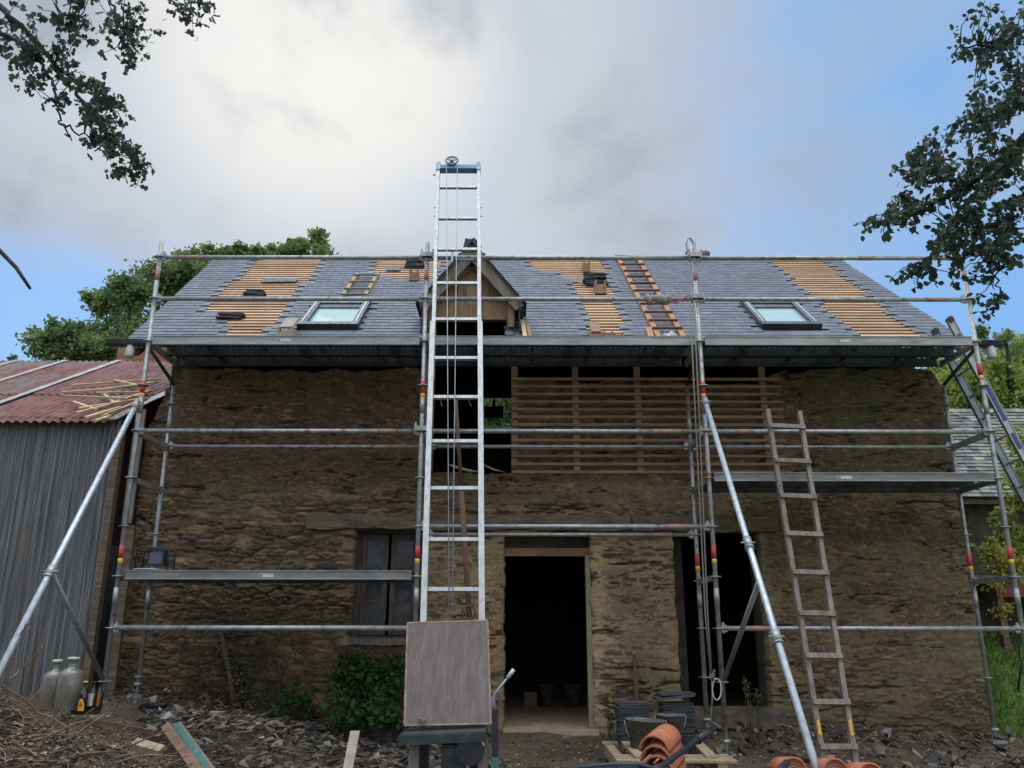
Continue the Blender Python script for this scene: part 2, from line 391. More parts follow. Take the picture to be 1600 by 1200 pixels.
# openings of the front wall in X, Z : (x0,x1,z0,z1)
def rect(px0, px1, py0, py1):
    ym = (py0+py1)/2
    return [PX(px0, ym, YW), PX(px1, ym, YW), PZ(800, py1, YW), PZ(800, py0, YW)]
O_UP = rect(672, 799, 500, 736); O_UP[3] = 9
O_WIN = rect(551, 656, 827, 1000)
O_DOOR = [PX(790, 850, YW), PX(919, 850, YW), .0, PZ(0, 836, YW)]
O_DOOR2 = [PX(1057, 900, YW), PX(1186, 850, YW), PZ(0, 1104, YW), PZ(0, 830, YW)]
OPEN = [O_UP, O_WIN, O_DOOR, O_DOOR2]
def top_z(x):
    x = np.asarray(x, float)
    z = np.full(x.shape, HC+3.02) + .10*(fbm(x*2.3, x*0+3, 11)-.5)
    z = z - .15*sstep(-.25, -.05, x)*sstep(3.35, 2.9, x)
    z = z - .42*sstep(5.10, 5.32, x)
    z = z - .80*sstep(-4.02, -4.44, x)
    return z
def build_wall():
    d = .0125
    xs = np.arange(XL, XR+d/2, d); zs = np.arange(-.1, HC+3.15, d)
    X, Z = np.meshgrid(xs, zs); nx, nz = len(xs), len(zs)
    # edges wobble like rubble
    def vor(X, Z, a, b, seed, jit=.85, wt=.35, warp=1.0):
        xw = X + warp*.05*(fbm(X*3, Z*6, seed+1)-.5)*2; zw = Z + warp*(.05*(fbm(X*1.1, Z*1.5, seed+2)-.5)*2 + .022*(fbm(X*5, Z*9, seed+3)-.5)*2)
        u = xw/a; v = zw/b; iu = np.floor(u); iv = np.floor(v)
        f1 = np.full(X.shape, 9.); f2 = np.full(X.shape, 9.); idu = iu.copy(); idv = iv.copy(); cdx = np.zeros_like(X); cdz = np.zeros_like(X)
        for dj in (-2, -1, 0, 1, 2):
            for di in (-2, -1, 0, 1, 2):
                ci = iu+di; cj = iv+dj
                pu = ci + .5 + jit*(_hash(ci, cj, seed+10)-.5) + .5*(np.mod(cj, 2)); pv = cj + .5 + jit*(_hash(ci, cj, seed+11)-.5)
                w = wt*(_hash(ci, cj, seed+12)**2)
                dx = np.abs(u-pu); dz = np.abs(v-pv); dd = (dx**2.6 + dz**2.6)**(1/2.6) - w
                c = dd < f1
                f2 = np.where(c, f1, np.minimum(f2, dd)); f1 = np.where(c, dd, f1)
                idu = np.where(c, ci, idu); idv = np.where(c, cj, idv); cdx = np.where(c, u-pu, cdx); cdz = np.where(c, v-pv, cdz)
        return f1, f2, idu, idv, cdx, cdz
    f1, f2, iu, iv, dx, dz = vor(X, Z, .19, .050, 20)
    r1 = _hash(iu, iv, 71); r2 = _hash(iu, iv, 72); r3 = _hash(iu, iv, 73); r4 = _hash(iu, iv, 74)
    e = f2-f1
    h = sstep(.03, .20, e)*(.35+.8*r1)*.052 + (dz*(r2-.45)*.030 + dx*(r3-.5)*.018)
    h -= .02*(r4 > .93)*sstep(.02, .2, e)
    g1, g2, ju, jv, ex, ez = vor(X, Z, .10, .030, 40)
    q1 = _hash(ju, jv, 81); q2 = _hash(ju, jv, 82)
    hs = sstep(.02, .3, g2-g1)*(.3+.9*q1)*.036 + ez*(q2-.4)*.014
    # broad mix of big and thin stones
    n_big = fbm(X*.9+3, Z*1.6, 61)
    thin = sstep(.50, .60, n_big)
    up = sstep(2.62, 2.85, Z + .25*(fbm(X*1.5, Z*1.5, 62)-.5))            # upper zone: fine rubble and cob
    thin = np.maximum(thin, up*.9)
    h = h*(1-thin) + hs*thin
    fine = fbm(X*28, Z*40, 63, 4)-.5; med = fbm(X*7, Z*10, 64, 4)-.5
    # mortar level
    m = .003 + .026*sstep(.46, .62, fbm(X*.8, Z*.9, 65))*sstep(-2.6, -.9, X+.8*(fbm(X, Z, 165)-.5)) + .008*sstep(.5, .6, fbm(X*1.6, Z*2, 166))
    pier = sstep(O_DOOR[1]-.05, O_DOOR[1]+.1, X)*sstep(O_DOOR2[0]+.1, O_DOOR2[0]-.05, X)*sstep(1.0+HC, .85+HC, Z)
    m += .022*pier + .020*sstep(2.9, 3.5, X)*sstep(.4, .9, fbm(X*1.2, Z*2.2, 66)+.25) * sstep(2.3, 2.0, Z)
    byhoist = sstep(-1.1, -1.0, X)*sstep(0.0, -.1, X)*sstep(1.0+HC, .85+HC, Z); m += .022*byhoist
    jamb = np.zeros_like(X)
    for o in OPEN[1:]:
        dd = np.maximum(np.maximum(o[0]-X, X-o[1]), np.maximum(o[2]-Z, Z-o[3])); jamb = np.maximum(jamb, sstep(.22, .02, dd + .15*(med)))
    m += .016*jamb + .014*up*(fbm(X*2, Z*3, 67) > .5)
    mort = m + .012*med + .008*fine + .030*(fbm(X*2.0, Z*13, 68)-.5)
    crack = sstep(.035, .0, np.abs(fbm(X*1.3+5, Z*10+.6*fbm(X*2, Z*2, 97), 98, 3)-.5))*sstep(.42, .58, fbm(X*2.3, Z*5, 99, 3))
    isM = sstep(-.003, .004, mort-h)
    H = np.maximum(h, mort) - .045*crack + fine*.008 + .03*(fbm(X*.8, Z*.8, 69)-.5)
    # colour: kinds of stone and earth mortar
    pal = np.array([[.135, .115, .09], [.10, .09, .078], [.17, .13, .088], [.085, .078, .07], [.15, .125, .085], [.12, .118, .105], [.13, .098, .07], [.20, .165, .115]])
    k1 = (r3*7.999).astype(int); k2 = (q2*7.999).astype(int)
    pal = pal*np.array([1.18, 1.0, .86]); C = pal[k1]*(.62+.75*r4[..., None]); C2 = pal[k2]*(.7+.6*q1[..., None]); C = C*(1-thin[..., None]) + C2*thin[..., None]
    mc = np.array([.19, .145, .09])*(1-up[..., None]) + np.array([.13, .088, .055])*up[..., None]
    yel = np.clip(pier + byhoist + jamb, 0, 1)*sstep(.3, .6, fbm(X*2, Z*2, 75)); mc = mc*(1-yel[..., None]) + np.array([.27, .205, .12])*yel[..., None]
    yl2 = np.clip(pier*sstep(.35, .0, X-O_DOOR[1]) + byhoist*.3, 0, 1); mc = mc*(1-yl2[..., None]*.6) + np.array([.46, .34, .19])*yl2[..., None]*.6
    rgt = sstep(2.9, 3.4, X); mc = mc*(1-.35*rgt[..., None]) + .35*rgt[..., None]*np.array([.13, .115, .075])
    C = C*(1-isM[..., None]) + mc*(.8+.5*(fine[..., None]+.5))*isM[..., None]
    C = C*(1 - .15*up[..., None]*(.4+fbm(X*1.2, Z*2, 76)[..., None]))
    rk = sstep(-.1, .05, X)*sstep(3.4, 2.9, X)*sstep(2.7, 2.85, Z); C = C*(1+.7*rk[..., None])  # behind the rack: fill light painted into the colour, plus paler rubble
    mossy = sstep(.55, .75, fbm(X*1.3+7, Z*1.3, 77))[..., None]*.35; C = C*(1-mossy) + mossy*np.array([.085, .09, .05])
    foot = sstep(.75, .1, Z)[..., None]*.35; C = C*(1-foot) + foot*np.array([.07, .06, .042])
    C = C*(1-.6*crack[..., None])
    # openings
    wob = .022*(fbm(X*6, Z*9, 90)-.5)*2
    keep = np.ones(X.shape, bool)
    for o in OPEN: keep &= ~((X > o[0]+wob) & (X < o[1]-wob) & (Z > o[2]+wob) & (Z < o[3]-wob))
    keep &= Z < top_z(X) + .06*(fbm(X*9, Z*9, 91)-.5)
    keep &= X < XR + .05*(fbm(Z*5, Z*0, 92)-.5)*2 - .04
    keep &= X > XL + .04*(fbm(Z*5, Z*0+5, 93)) + .02
    fk = keep[:-1, :-1] & keep[1:, :-1] & keep[:-1, 1:] & keep[1:, 1:]
    dil = np.zeros(X.shape, bool)                                           # vertices touching a missing face fold back
    cnt = np.zeros(X.shape)
    for a in (0, 1):
        for b in (0, 1): cnt[a:nz-1+a, b:nx-1+b] += fk
    edge = (cnt > 0) & (cnt < 4)
    H = np.where(edge, -.11, H)
    V = np.stack([X, YW + .05 - H, Z], -1).reshape(-1, 3)
    i = np.arange(nx*nz).reshape(nz, nx); Fq = np.stack([i[:-1, :-1], i[:-1, 1:], i[1:, 1:], i[1:, :-1]], -1)[fk]
    used = np.zeros(nx*nz, bool); used[Fq.ravel()] = True; mp = np.cumsum(used)-1
    V = V[used]; Cc = C.reshape(-1, 3)[used]; Fq = mp[Fq]
    me = bpy.data.meshes.new('front_wall'); me.from_pydata((V-np.array([0, YW, 0])).tolist(), [], Fq.tolist())
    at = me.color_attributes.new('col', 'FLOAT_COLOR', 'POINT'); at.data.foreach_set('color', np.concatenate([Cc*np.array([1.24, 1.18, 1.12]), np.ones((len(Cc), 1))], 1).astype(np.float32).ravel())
    me.shade_smooth()
    o = bpy.data.objects.new('front_wall', me); COL.objects.link(o); me.materials.append(M_STONE); o.parent = house
build_wall()
def build_core():
    mb = MB(); y0, y1 = YW+.09, YW+.55; e = .03
    O = sorted([[o[0]-e, o[1]+e, o[2]-e, o[3]+e] for o in OPEN]); tz = HC+2.55
    # vertical cuts
    xs = sorted({XL+.06, XL+.2, XL+.4, XR-.07, -.02, 3.2, 4.6, *[o[0] for o in O], *[o[1] for o in O]})
    for a, b in zip(xs, xs[1:]):
        xm = (a+b)/2; top = float(top_z(xm))-.12
        if xm > 4.6: top = HC+2.45
        holes = sorted([(o[2], o[3]) for o in O if o[0] < xm < o[1]]); z = -.2
        for h0, h1 in holes:
            if h0 > z: mb.lohi((a, y0, z), (b, y1, h0))
            z = h1
        if z < top: mb.lohi((a, y0, z), (b, y1, top))
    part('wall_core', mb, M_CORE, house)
    mb = MB()
    mb.lohi((XL+.05, y1+.002, -.2), (XL+.5, YB, EAVE_Z+.1)); mb.lohi((XR-.52, y1+.002, -.2), (XR-.08, YB, EAVE_Z+.09)); mb.lohi((XL+.5, YB-.45, -.2), (XR-.5, YB, EAVE_Z+.1))
    # gables
    for x0, x1 in ((XL+.06, XL+.5), (XR-.51, XR-.09)):
        vs = [(x, y, z) for x in (x0, x1) for y, z in ((y1, EAVE_Z+.08), (YB, EAVE_Z+.1), (RIDGE_Y, RIDGE_Z-.15))]
        mb.add(vs, [(0, 1, 2), (3, 5, 4), (0, 3, 4, 1), (1, 4, 5, 2), (2, 5, 3, 0)])
    mb.lohi((1.9, y1+.01, -.1), (2.05, YB-.46, HC+1.2))
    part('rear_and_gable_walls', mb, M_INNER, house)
    mb = MB(); mb.lohi((XL+.5, YW+.12, -.3), (XR-.5, YB-.46, .19)); mb.lohi((O_DOOR[0]-.02, YW-.12, -.2), (O_DOOR[1]+.06, YW+.13, .185))
    part('earth_floor', mb, M_FLOOR, house)
    mb = MB(); mb.lohi((XL+.5, y1+.02, HC+1.22), (XR-.5, YB-.46, HC+1.30)); part('upper_floor', mb, M_INNER, house)
    # stone sill of the second doorway
    mb = MB(); mb.lohi((O_DOOR2[0]-.12, YW-.16, O_DOOR2[2]-.2), (O_DOOR2[1]+.1, YW+.2, O_DOOR2[2]-.012)); part('door_sill', mb, M_CORE, house)
build_core()
def rough_beam(mb, a, b, w, h, seed=0, n=40, amp=.012):
    a = Vector(a); b = Vector(b); rr = random.Random(seed); ph = [rr.uniform(0, 6) for _ in range(8)]
    ring = [(-1, -1), (-.3, -1.04), (.4, -1.0), (1, -.96), (1.02, 0), (.97, 1), (.3, 1.03), (-.4, 1), (-1, .97), (-1.02, 0)]; vs = []; fs = []; m = len(ring)
    for i in range(n+1):
        t = i/n; c = a.lerp(b, t)
        for j, (p, q) in enumerate(ring):
            o = amp*(math.sin(t*9+ph[j % 8]+p)+.7*math.sin(t*23+ph[(j+3) % 8])+rr.uniform(-.4, .4))
            vs.append(c + Vector((0, p*(w/2+o), q*(h/2+o*.8))))
    for i in range(n):
        for j in range(m): j2 = (j+1) % m; fs.append((i*m+j, (i+1)*m+j, (i+1)*m+j2, i*m+j2))
    fs.append(tuple(range(m))); fs.append(tuple(reversed(range(n*m, n*m+m))))
    mb.add(vs, fs)
def build_lintels():
    z = PZ(0, 815, YW)
    mb = MB(); rough_beam(mb, (PX(480, 815, YW), YW+.06, z), (PX(668, 815, YW), YW+.06, z+.01), .22, .165, 3); part('lintel', mb, M_BEAM, house)
    mb = MB(); rough_beam(mb, (PX(670, 812, YW), YW+.07, z), (PX(985, 812, YW), YW+.07, z-.01), .22, .17, 4); part('lintel', mb, M_BEAM, house)
    mb = MB(); rough_beam(mb, (PX(988, 818, YW), YW+.06, z-.015), (PX(1212, 818, YW), YW+.06, z-.02), .22, .175, 5); part('lintel', mb, M_BEAM, house)
    mb = MB(); zb = PZ(0, 862, YW+.2); mb.lohi((O_DOOR[0]-.02, YW+.16, zb-.045), (O_DOOR[1]+.02, YW+.28, zb+.045)); part('door_transom', mb, M_RACK, house)
    mb = MB(); mb.lohi((O_DOOR[0]-.02, YW+.24, zb+.047), (O_DOOR[1]+.02, YW+.26, O_DOOR[3]+.03)); part('door_transom_panel', mb, M_INNER, house)
    # door frame at the right edge of the doorway
    mb = MB(); x = O_DOOR[1]; mb.lohi((x-.035, YW+.02, .185), (x+.02, YW+.12, zb-.05)); part('door_jamb', mb, M_PLASTER, house)
build_lintels()
M_OLDPANE = mat('old_window_glass', (.03, .036, .034), (.016, .02, .02), 3, .2, spec=.3, c3=(.06, .06, .052), c3scale=5)
def build_window():
    x0, x1, z0, z1 = O_WIN; y = YW+.20
    w = part('ground_floor_window', MB().lohi((x0-.03, y, z0-.02), (x0+.05, y+.07, z1+.03)).lohi((x1-.05, y, z0-.02), (x1+.03, y+.07, z1+.03)).lohi((x0+.05, y, z1-.03), (x1-.05, y+.07, z1+.03)).lohi((x0+.05, y, z0-.02), (x1-.05, y+.07, z0+.04)), M_OLDWIN, house)
    xm = PX(607, 900, y)
    for a, b, o in ((x0+.055, xm-.015, 0), (xm+.02, x1-.055, .0)):
        s = MB(); zz = z0+.05
        for (p, q, r, t) in ((a, a+.055, zz, z1-.04), (b-.06, b, zz, z1-.04), (a+.055, b-.06, zz, zz+.07), (a+.055, b-.06, z1-.11, z1-.04), (a+.055, b-.06, zz+.36, zz+.39), (a+.055, b-.06, zz+.74, zz+.77)):
            s.lohi((p, y+.01, r), (q, y+.05, t))
        c = part('casement', s, M_OLDWIN, w)
        g = MB(); g.lohi((a+.055, y+.025, zz+.07), (b-.06, y+.029, z1-.11)); part('pane', g, M_OLDPANE, w)
    g = MB(); rough_beam(g, (PX(530, 1003, YW), YW-.04, PZ(0, 1002, YW-.05)), (PX(640, 1003, YW), YW-.04, PZ(0, 1002, YW-.05)), .14, .07, 9, 16, .006); part('window_sill', g, M_GREYWOOD, house)
    g = MB(); g.lohi((x0-.10, YW-.03, z0-.55), (x0-.03, YW+.03, z0-.07)); part('wall_post', g, M_BEAM, house)
build_window()

# rack of battens nailed over the upper wall
def build_rack():
    y = YW-.10
    x0 = PX(800, 650, y); x1 = PX(1226, 650, y); zt = PZ(0, 592, y)
    for i in range(13):
        z = zt - i*.0935; g = MB(); e = rnd.uniform(-.03, .02)
        g.lohi((x0+rnd.uniform(-.01, .01), y-.028, z-.017), (x1+e, y-.0015, z+.017+rnd.uniform(-.002, .002))); part('wall_batten', g, M_RACK, house)
    for k, px in enumerate((804, 900, 998, 1096, 1196)):
        x = PX(px, 650, y); g = MB(); zb = PZ(0, 729 + (8 if k in (1, 2) else 0), y); g.lohi((x-.038, y, zb), (x+.038, y+.045, zt+.16)); part('upright_batten', g, M_RACK, house)
build_rack()

# ---- roof
ZA = [(400, 405), (510, 405), (403, 540), (341, 540), (352, 508), (345, 500), (312, 487)]
ZB = [(587, 400), (702, 400), (676, 441), (637, 440), (596, 431), (581, 422)]
ZC = [(825, 400), (827, 423), (868, 427), (892, 436), (901, 465), (913, 505), (925, 540), (990, 540), (964, 473), (938, 400)]
ZD = [(1192, 400), (1282, 400), (1456, 540), (1350, 540)]
def inpoly(p, poly):
    x, y = p; r = False; n = len(poly)
    for i in range(n):
        x1, y1 = poly[i]; x2, y2 = poly[(i+1) % n]
        if (y1 > y) != (y2 > y) and x < (x2-x1)*(y-y1)/(y2-y1)+x1: r = not r
    return r
WINL = [roof_xs(463, 516), roof_xs(577, 474)]; 
def win_rect(pl, pr):    # bottom-left px, bottom-right px and top
    (xa, s0), (xb, _) = roof_xs(*pl), roof_xs(*pr[:2]); _, s1 = roof_xs(pr[0]*.5+pl[0]*.5, pr[2]); return xa, xb, s0, s1
RW = [win_rect((465, 516), (559, 516, 475)), win_rect((1191, 516), (1283, 516, 475))]
DX0, DX1, DXM = PX(668, 480, YW), PX(806, 480, YW), PX(730, 440, YW)
D_EAVE_Z, D_APEX_Z = PZ(0, 466, YW-.1), PZ(0, 386, YW-.1)
def dormer_half(z):   # half width of the dormer roof at height z
    return (D_APEX_Z-z)/(D_APEX_Z-D_EAVE_Z)*(DX1-DX0)/2 if z > D_EAVE_Z else (DX1-DX0)/2-.03
def build_roof():
    # boarding with hole for dormer
    th = .025
    def slab(mb, x0a, x0b, x1a, x1b, s0, s1, l0, l1):
        vs = [rxs(x0a, s0, l0), rxs(x1a, s0, l0), rxs(x1b, s1, l0), rxs(x0b, s1, l0), rxs(x0a, s0, l1), rxs(x1a, s0, l1), rxs(x1b, s1, l1), rxs(x0b, s1, l1)]
        mb.add(vs, [(3, 2, 1, 0), (4, 5, 6, 7), (0, 1, 5, 4), (1, 2, 6, 5), (2, 3, 7, 6), (3, 0, 4, 7)])
    mb = MB(); sd = (D_APEX_Z-EAVE_Z)/math.sin(SLOPE)*.93
    se = (D_EAVE_Z-EAVE_Z)/math.sin(SLOPE)
    slab(mb, xleft(0)+.03, xleft(SL)+.03, DX0+.04, DX0+.04, 0, SL, -.05, -.025)
    slab(mb, DX1-.04, DX1-.04, xright(0)-.03, xright(SL)-.03, 0, SL, -.05, -.025)
    slab(mb, DX0+.04, DX0+.04, DX1-.04, DX1-.04, sd*.8, SL, -.05, -.025)
    part('roof_boarding', mb, M_DECKBOARD, house)
    # rear slope with a roof window hole
    bx0, bx1 = PX(748, 640, 14.9), PX(800, 640, 14.9); BR = Vector((0, math.cos(SLOPE), -math.sin(SLOPE))); BN = Vector((0, math.sin(SLOPE), math.cos(SLOPE))); B0 = Vector((0, RIDGE_Y, RIDGE_Z))
    def bs(py): p = on_plane(776, py, B0, BN); return (p-B0).dot(BR)
    sA, sB = bs(614), bs(670)
    mb = MB()
    def bslab(x0, x1, s0, s1, l0=-.06, l1=-.0):
        vs = [Vector((x, 0, 0))+B0+BR*s+BN*l for l in (l0, l1) for x, s in ((x0, s0), (x1, s0), (x1, s1), (x0, s1))]
        mb.add(vs, [(3, 2, 1, 0), (4, 5, 6, 7), (0, 1, 5, 4), (1, 2, 6, 5), (2, 3, 7, 6), (3, 0, 4, 7)])
    bslab(xleft(SL), bx0, 0, SL+.2); bslab(bx1, xright(SL), 0, SL+.2); bslab(bx0, bx1, 0, sA); bslab(bx0, bx1, sB, SL+.2)
    part('rear_roof_slope', mb, M_SLATEDK, house)
    mb = MB(); bslab(bx0-.02, bx1+.02, sB-.05, sB+.01, -.12, -.065); bslab(bx0-.02, bx1+.02, sA-.01, sA+.03, -.12, -.065)
    w = part('rear_roof_window', mb, M_ALU, house)
    mb = MB(); bslab(bx0, bx1, sA, sB, -.03, -.026); part('pane', mb, glass('clear_pane', (.85, .92, .88), .03, .4), w)
    mb = MB(); c = B0+BR*(sA*.65+sB*.35)+BN*-.2+Vector(((bx0+bx1)/2-.02, 0, 0)); mb.box(c, (.34, .08, .2)); mb.box(c+Vector((0, 0, .2)), (.05, .03, .2)); part('shade_cord_box', mb, M_BLACK, house)
    # battens in the bare strips
    gauge = SL/34
    for name, Z_ in (('A', ZA), ('B', ZB), ('C', ZC), ('D', ZD)):
        mb = MB(); xa = [roof_xs(*p) for p in Z_]; x0 = min(a[0] for a in xa)-.25; x1 = max(a[0] for a in xa)+.25
        for i in range(35):
            s = .03 + i*gauge; xs = np.arange(x0, x1, .04)
            ins = [x for x in xs if inpoly(project(rxs(x, min(max(s, .02), SL-.02))), Z_)]
            if not ins or s > SL: continue
            a, b = min(ins)-.22, max(ins)+.22
            if name == 'B': b = max(ins)+.1
            v = rnd.uniform(.72, 1.15); mb.col = (v, v*rnd.uniform(.90, 1.03), v*rnd.uniform(.8, 1.1))
            mb.obox(rxs((a+b)/2, s, -.012), Vector(((b-a)/2, 0, 0)), RU*.021, RN*.015)
        # counter battens / rafters under
        part('batten_strip', mb, M_BATTEN, house)
    # slates
    mb = MB(); rs = random.Random(4)
    for i in range(34):
        s0 = i*gauge; w = .205; off = (.5*w if i % 2 else 0); x = xleft(s0) + off - w
        while x < xright(s0):
            x0 = max(x, xleft(s0)); x1 = min(x+w-.004, xright(s0)); ww = rs.uniform(.9, 1.1)
            xc = (x0+x1)/2; x += w
            if x1-x0 < .03: continue
            p = project(rxs(xc, min(s0+gauge*.5, SL-.01)))
            if any(inpoly(p, Z_) for Z_ in (ZA, ZB, ZC, ZD)): continue
            if any(a-.02 < xc < b+.02 and c-.06 < s0+gauge*.5 < d+.04 for a, b, c, d in RW): continue
            zc = rxs(xc, s0+gauge*.5).z
            if abs(xc-DXM) < dormer_half(zc)-.02 and zc < D_APEX_Z-.05: continue
            if rs.random() < .004: continue
            L = min(gauge*1.75, SL-s0+.02); v = rs.uniform(.9, 1.1)*(1.18 if rs.random() < .04 else 1)
            base = Vector((.155, .165, .185))*v; mb.col = (base.x*rs.uniform(.95, 1.06), base.y, base.z*rs.uniform(.94, 1.06))
            lo = .015+rs.uniform(-.0005, .0015); hi = .003
            d = rs.uniform(-.004, .004); j = rs.uniform(-.0006, .0006)
            a = rxs(x0, s0+d, lo+j); b = rxs(x1, s0+d+rs.uniform(-.003, .003), lo-j); c = rxs(x1, s0+L, hi); e = rxs(x0, s0+L, hi)
            t = RN*.006
            mb.add([a, b, c, e, a-t, b-t, c-t, e-t], [(0, 1, 2, 3), (4, 5, 1, 0), (5, 6, 2, 1), (7, 4, 0, 3)])
    part('slate_covering', mb, M_SLATE, house)
    # ridge course
    mb = MB(); x = xleft(SL)
    while x < xright(SL)-.1:
        if not (roof_xs(398, 405)[0] < x < roof_xs(512, 405)[0]) and rnd.random() < .9:
            mb.col = (.11, .12, .14); mb.beam((x+.0, RIDGE_Y-.03, RIDGE_Z+.005), (x+.26, RIDGE_Y-.03, RIDGE_Z+.012), .12, .012, up=(0, -.5, 1))
        x += .27
    part('ridge_slates', mb, M_SLATE, house)
    # eaves: rafter ends, soffit, verge soffit
    mb = MB(); x = xleft(0)+.12
    while x < xright(0):
        if not (DX0 < x < DX1): mb.obox(rxs(x, .32, -.11), Vector((.03, 0, 0)), RU*.35, RN*.055)
        x += .47
    part('rafter_ends', mb, M_BEAM, house)
    mb = MB(); slab(mb, xleft(0), xleft(SL), XL+.04, XL+.04, -.0, SL, -.075, -.053); slab(mb, XR-.12, XR-.12, xright(0), xright(SL), 0, SL, -.075, -.053)
    part('verge_soffit', mb, M_REDWOOD, house)
    # gutter
    g = MB(); xa, xb = PX(168, 537, 9.17), PX(1563, 539, 9.17); zz = EAVE_Z-.035; n = 9; vs = []; 
    for x in (xa, xb):
        for r in (.062, .056):
            for k in range(n): a = math.pi*k/(n-1); vs.append((x, 9.17-math.cos(a)*r, zz-math.sin(a)*r))
    fs = []
    for k in range(n-1):
        fs += [(k, k+1, 2*n+k+1, 2*n+k), (n+k+1, n+k, 3*n+k, 3*n+k+1)]
    fs += [(0, 2*n, 3*n, n), (n-1, 2*n-1, 4*n-1, 3*n-1)]
    fs += [tuple(range(n)), tuple(2*n+k for k in reversed(range(n)))]
    g.add(vs, fs, True); g.tube([(xa, 9.108, zz), (xb, 9.108, zz)], .009, 8)
    gut = part('gutter', g, M_ZINC, house)
    for px in (203, 1549):
        x = PX(px, 550, 9.17); o = MB(); o.lathe((x, 9.17, zz-.2), [(.001, 0), (.045, 0), (.05, .02), (.05, .11), (.035, .15), (.001, .15)], 16); part('outlet_cap', o, M_ZINCL, gut)
build_roof()
g = MB(); ya = 13.6; g.lohi((PX(183, 555, ya), ya, 2.5), (PX(285, 555, ya), ya+.1, PZ(0, 543, ya))); part('rear_boarding', g, M_REDWOOD, house)
def roof_window(i, xa, xb, s0, s1):
    r = MB(); w = .085
    def bar(x0, x1, a, b, l0, l1, m=None):
        (m or r).obox(rxs((x0+x1)/2, (a+b)/2, (l0+l1)/2), Vector(((x1-x0)/2, 0, 0)), RU*((b-a)/2), RN*((l1-l0)/2))
    bar(xa, xa+w, s0+.10, s1, -.02, .075); bar(xb-w, xb, s0+.10, s1, -.02, .075); bar(xa+w, xb-w, s1-.16, s1, -.02, .07)
    bar(xa+w+.001, xb-w-.001, s0+.10, s0+.165, -.02, .06)
    win = part('roof_window', r, M_FRAME, house)
    r2 = MB(); bar(xa-.005, xb+.005, s0, s0+.098, .0, .085, r2); part('bottom_rail', r2, M_BLACK, win)
    r3 = MB(); bar(xa+w+.001, xb-w-.001, s1-.30, s1-.162, -.01, .05, r3); part('top_sash', r3, M_ZINC, win)
    r4 = MB(); bar(xa+.03, xa+.045, s0+.11, s1-.01, .0755, .085, r4); bar(xb-.045, xb-.03, s0+.11, s1-.01, .0755, .085, r4); bar(xa+w+.004, xb-w-.004, s0+.12, s0+.15, .0605, .068, r4); part('cover_strip', r4, M_ZINCL, win)
    g = MB(); bar(xa+w+.001, xb-w-.001, s0+.166, s1-.301, .015, .03, g); part('pane', g, M_PANE, win)
M_PANE = mat('roof_window_glass', (.36, .50, .44), (.33, .47, .43), 1.5, .12, spec=.6)
for i, a in enumerate(RW): roof_window(i, *a)

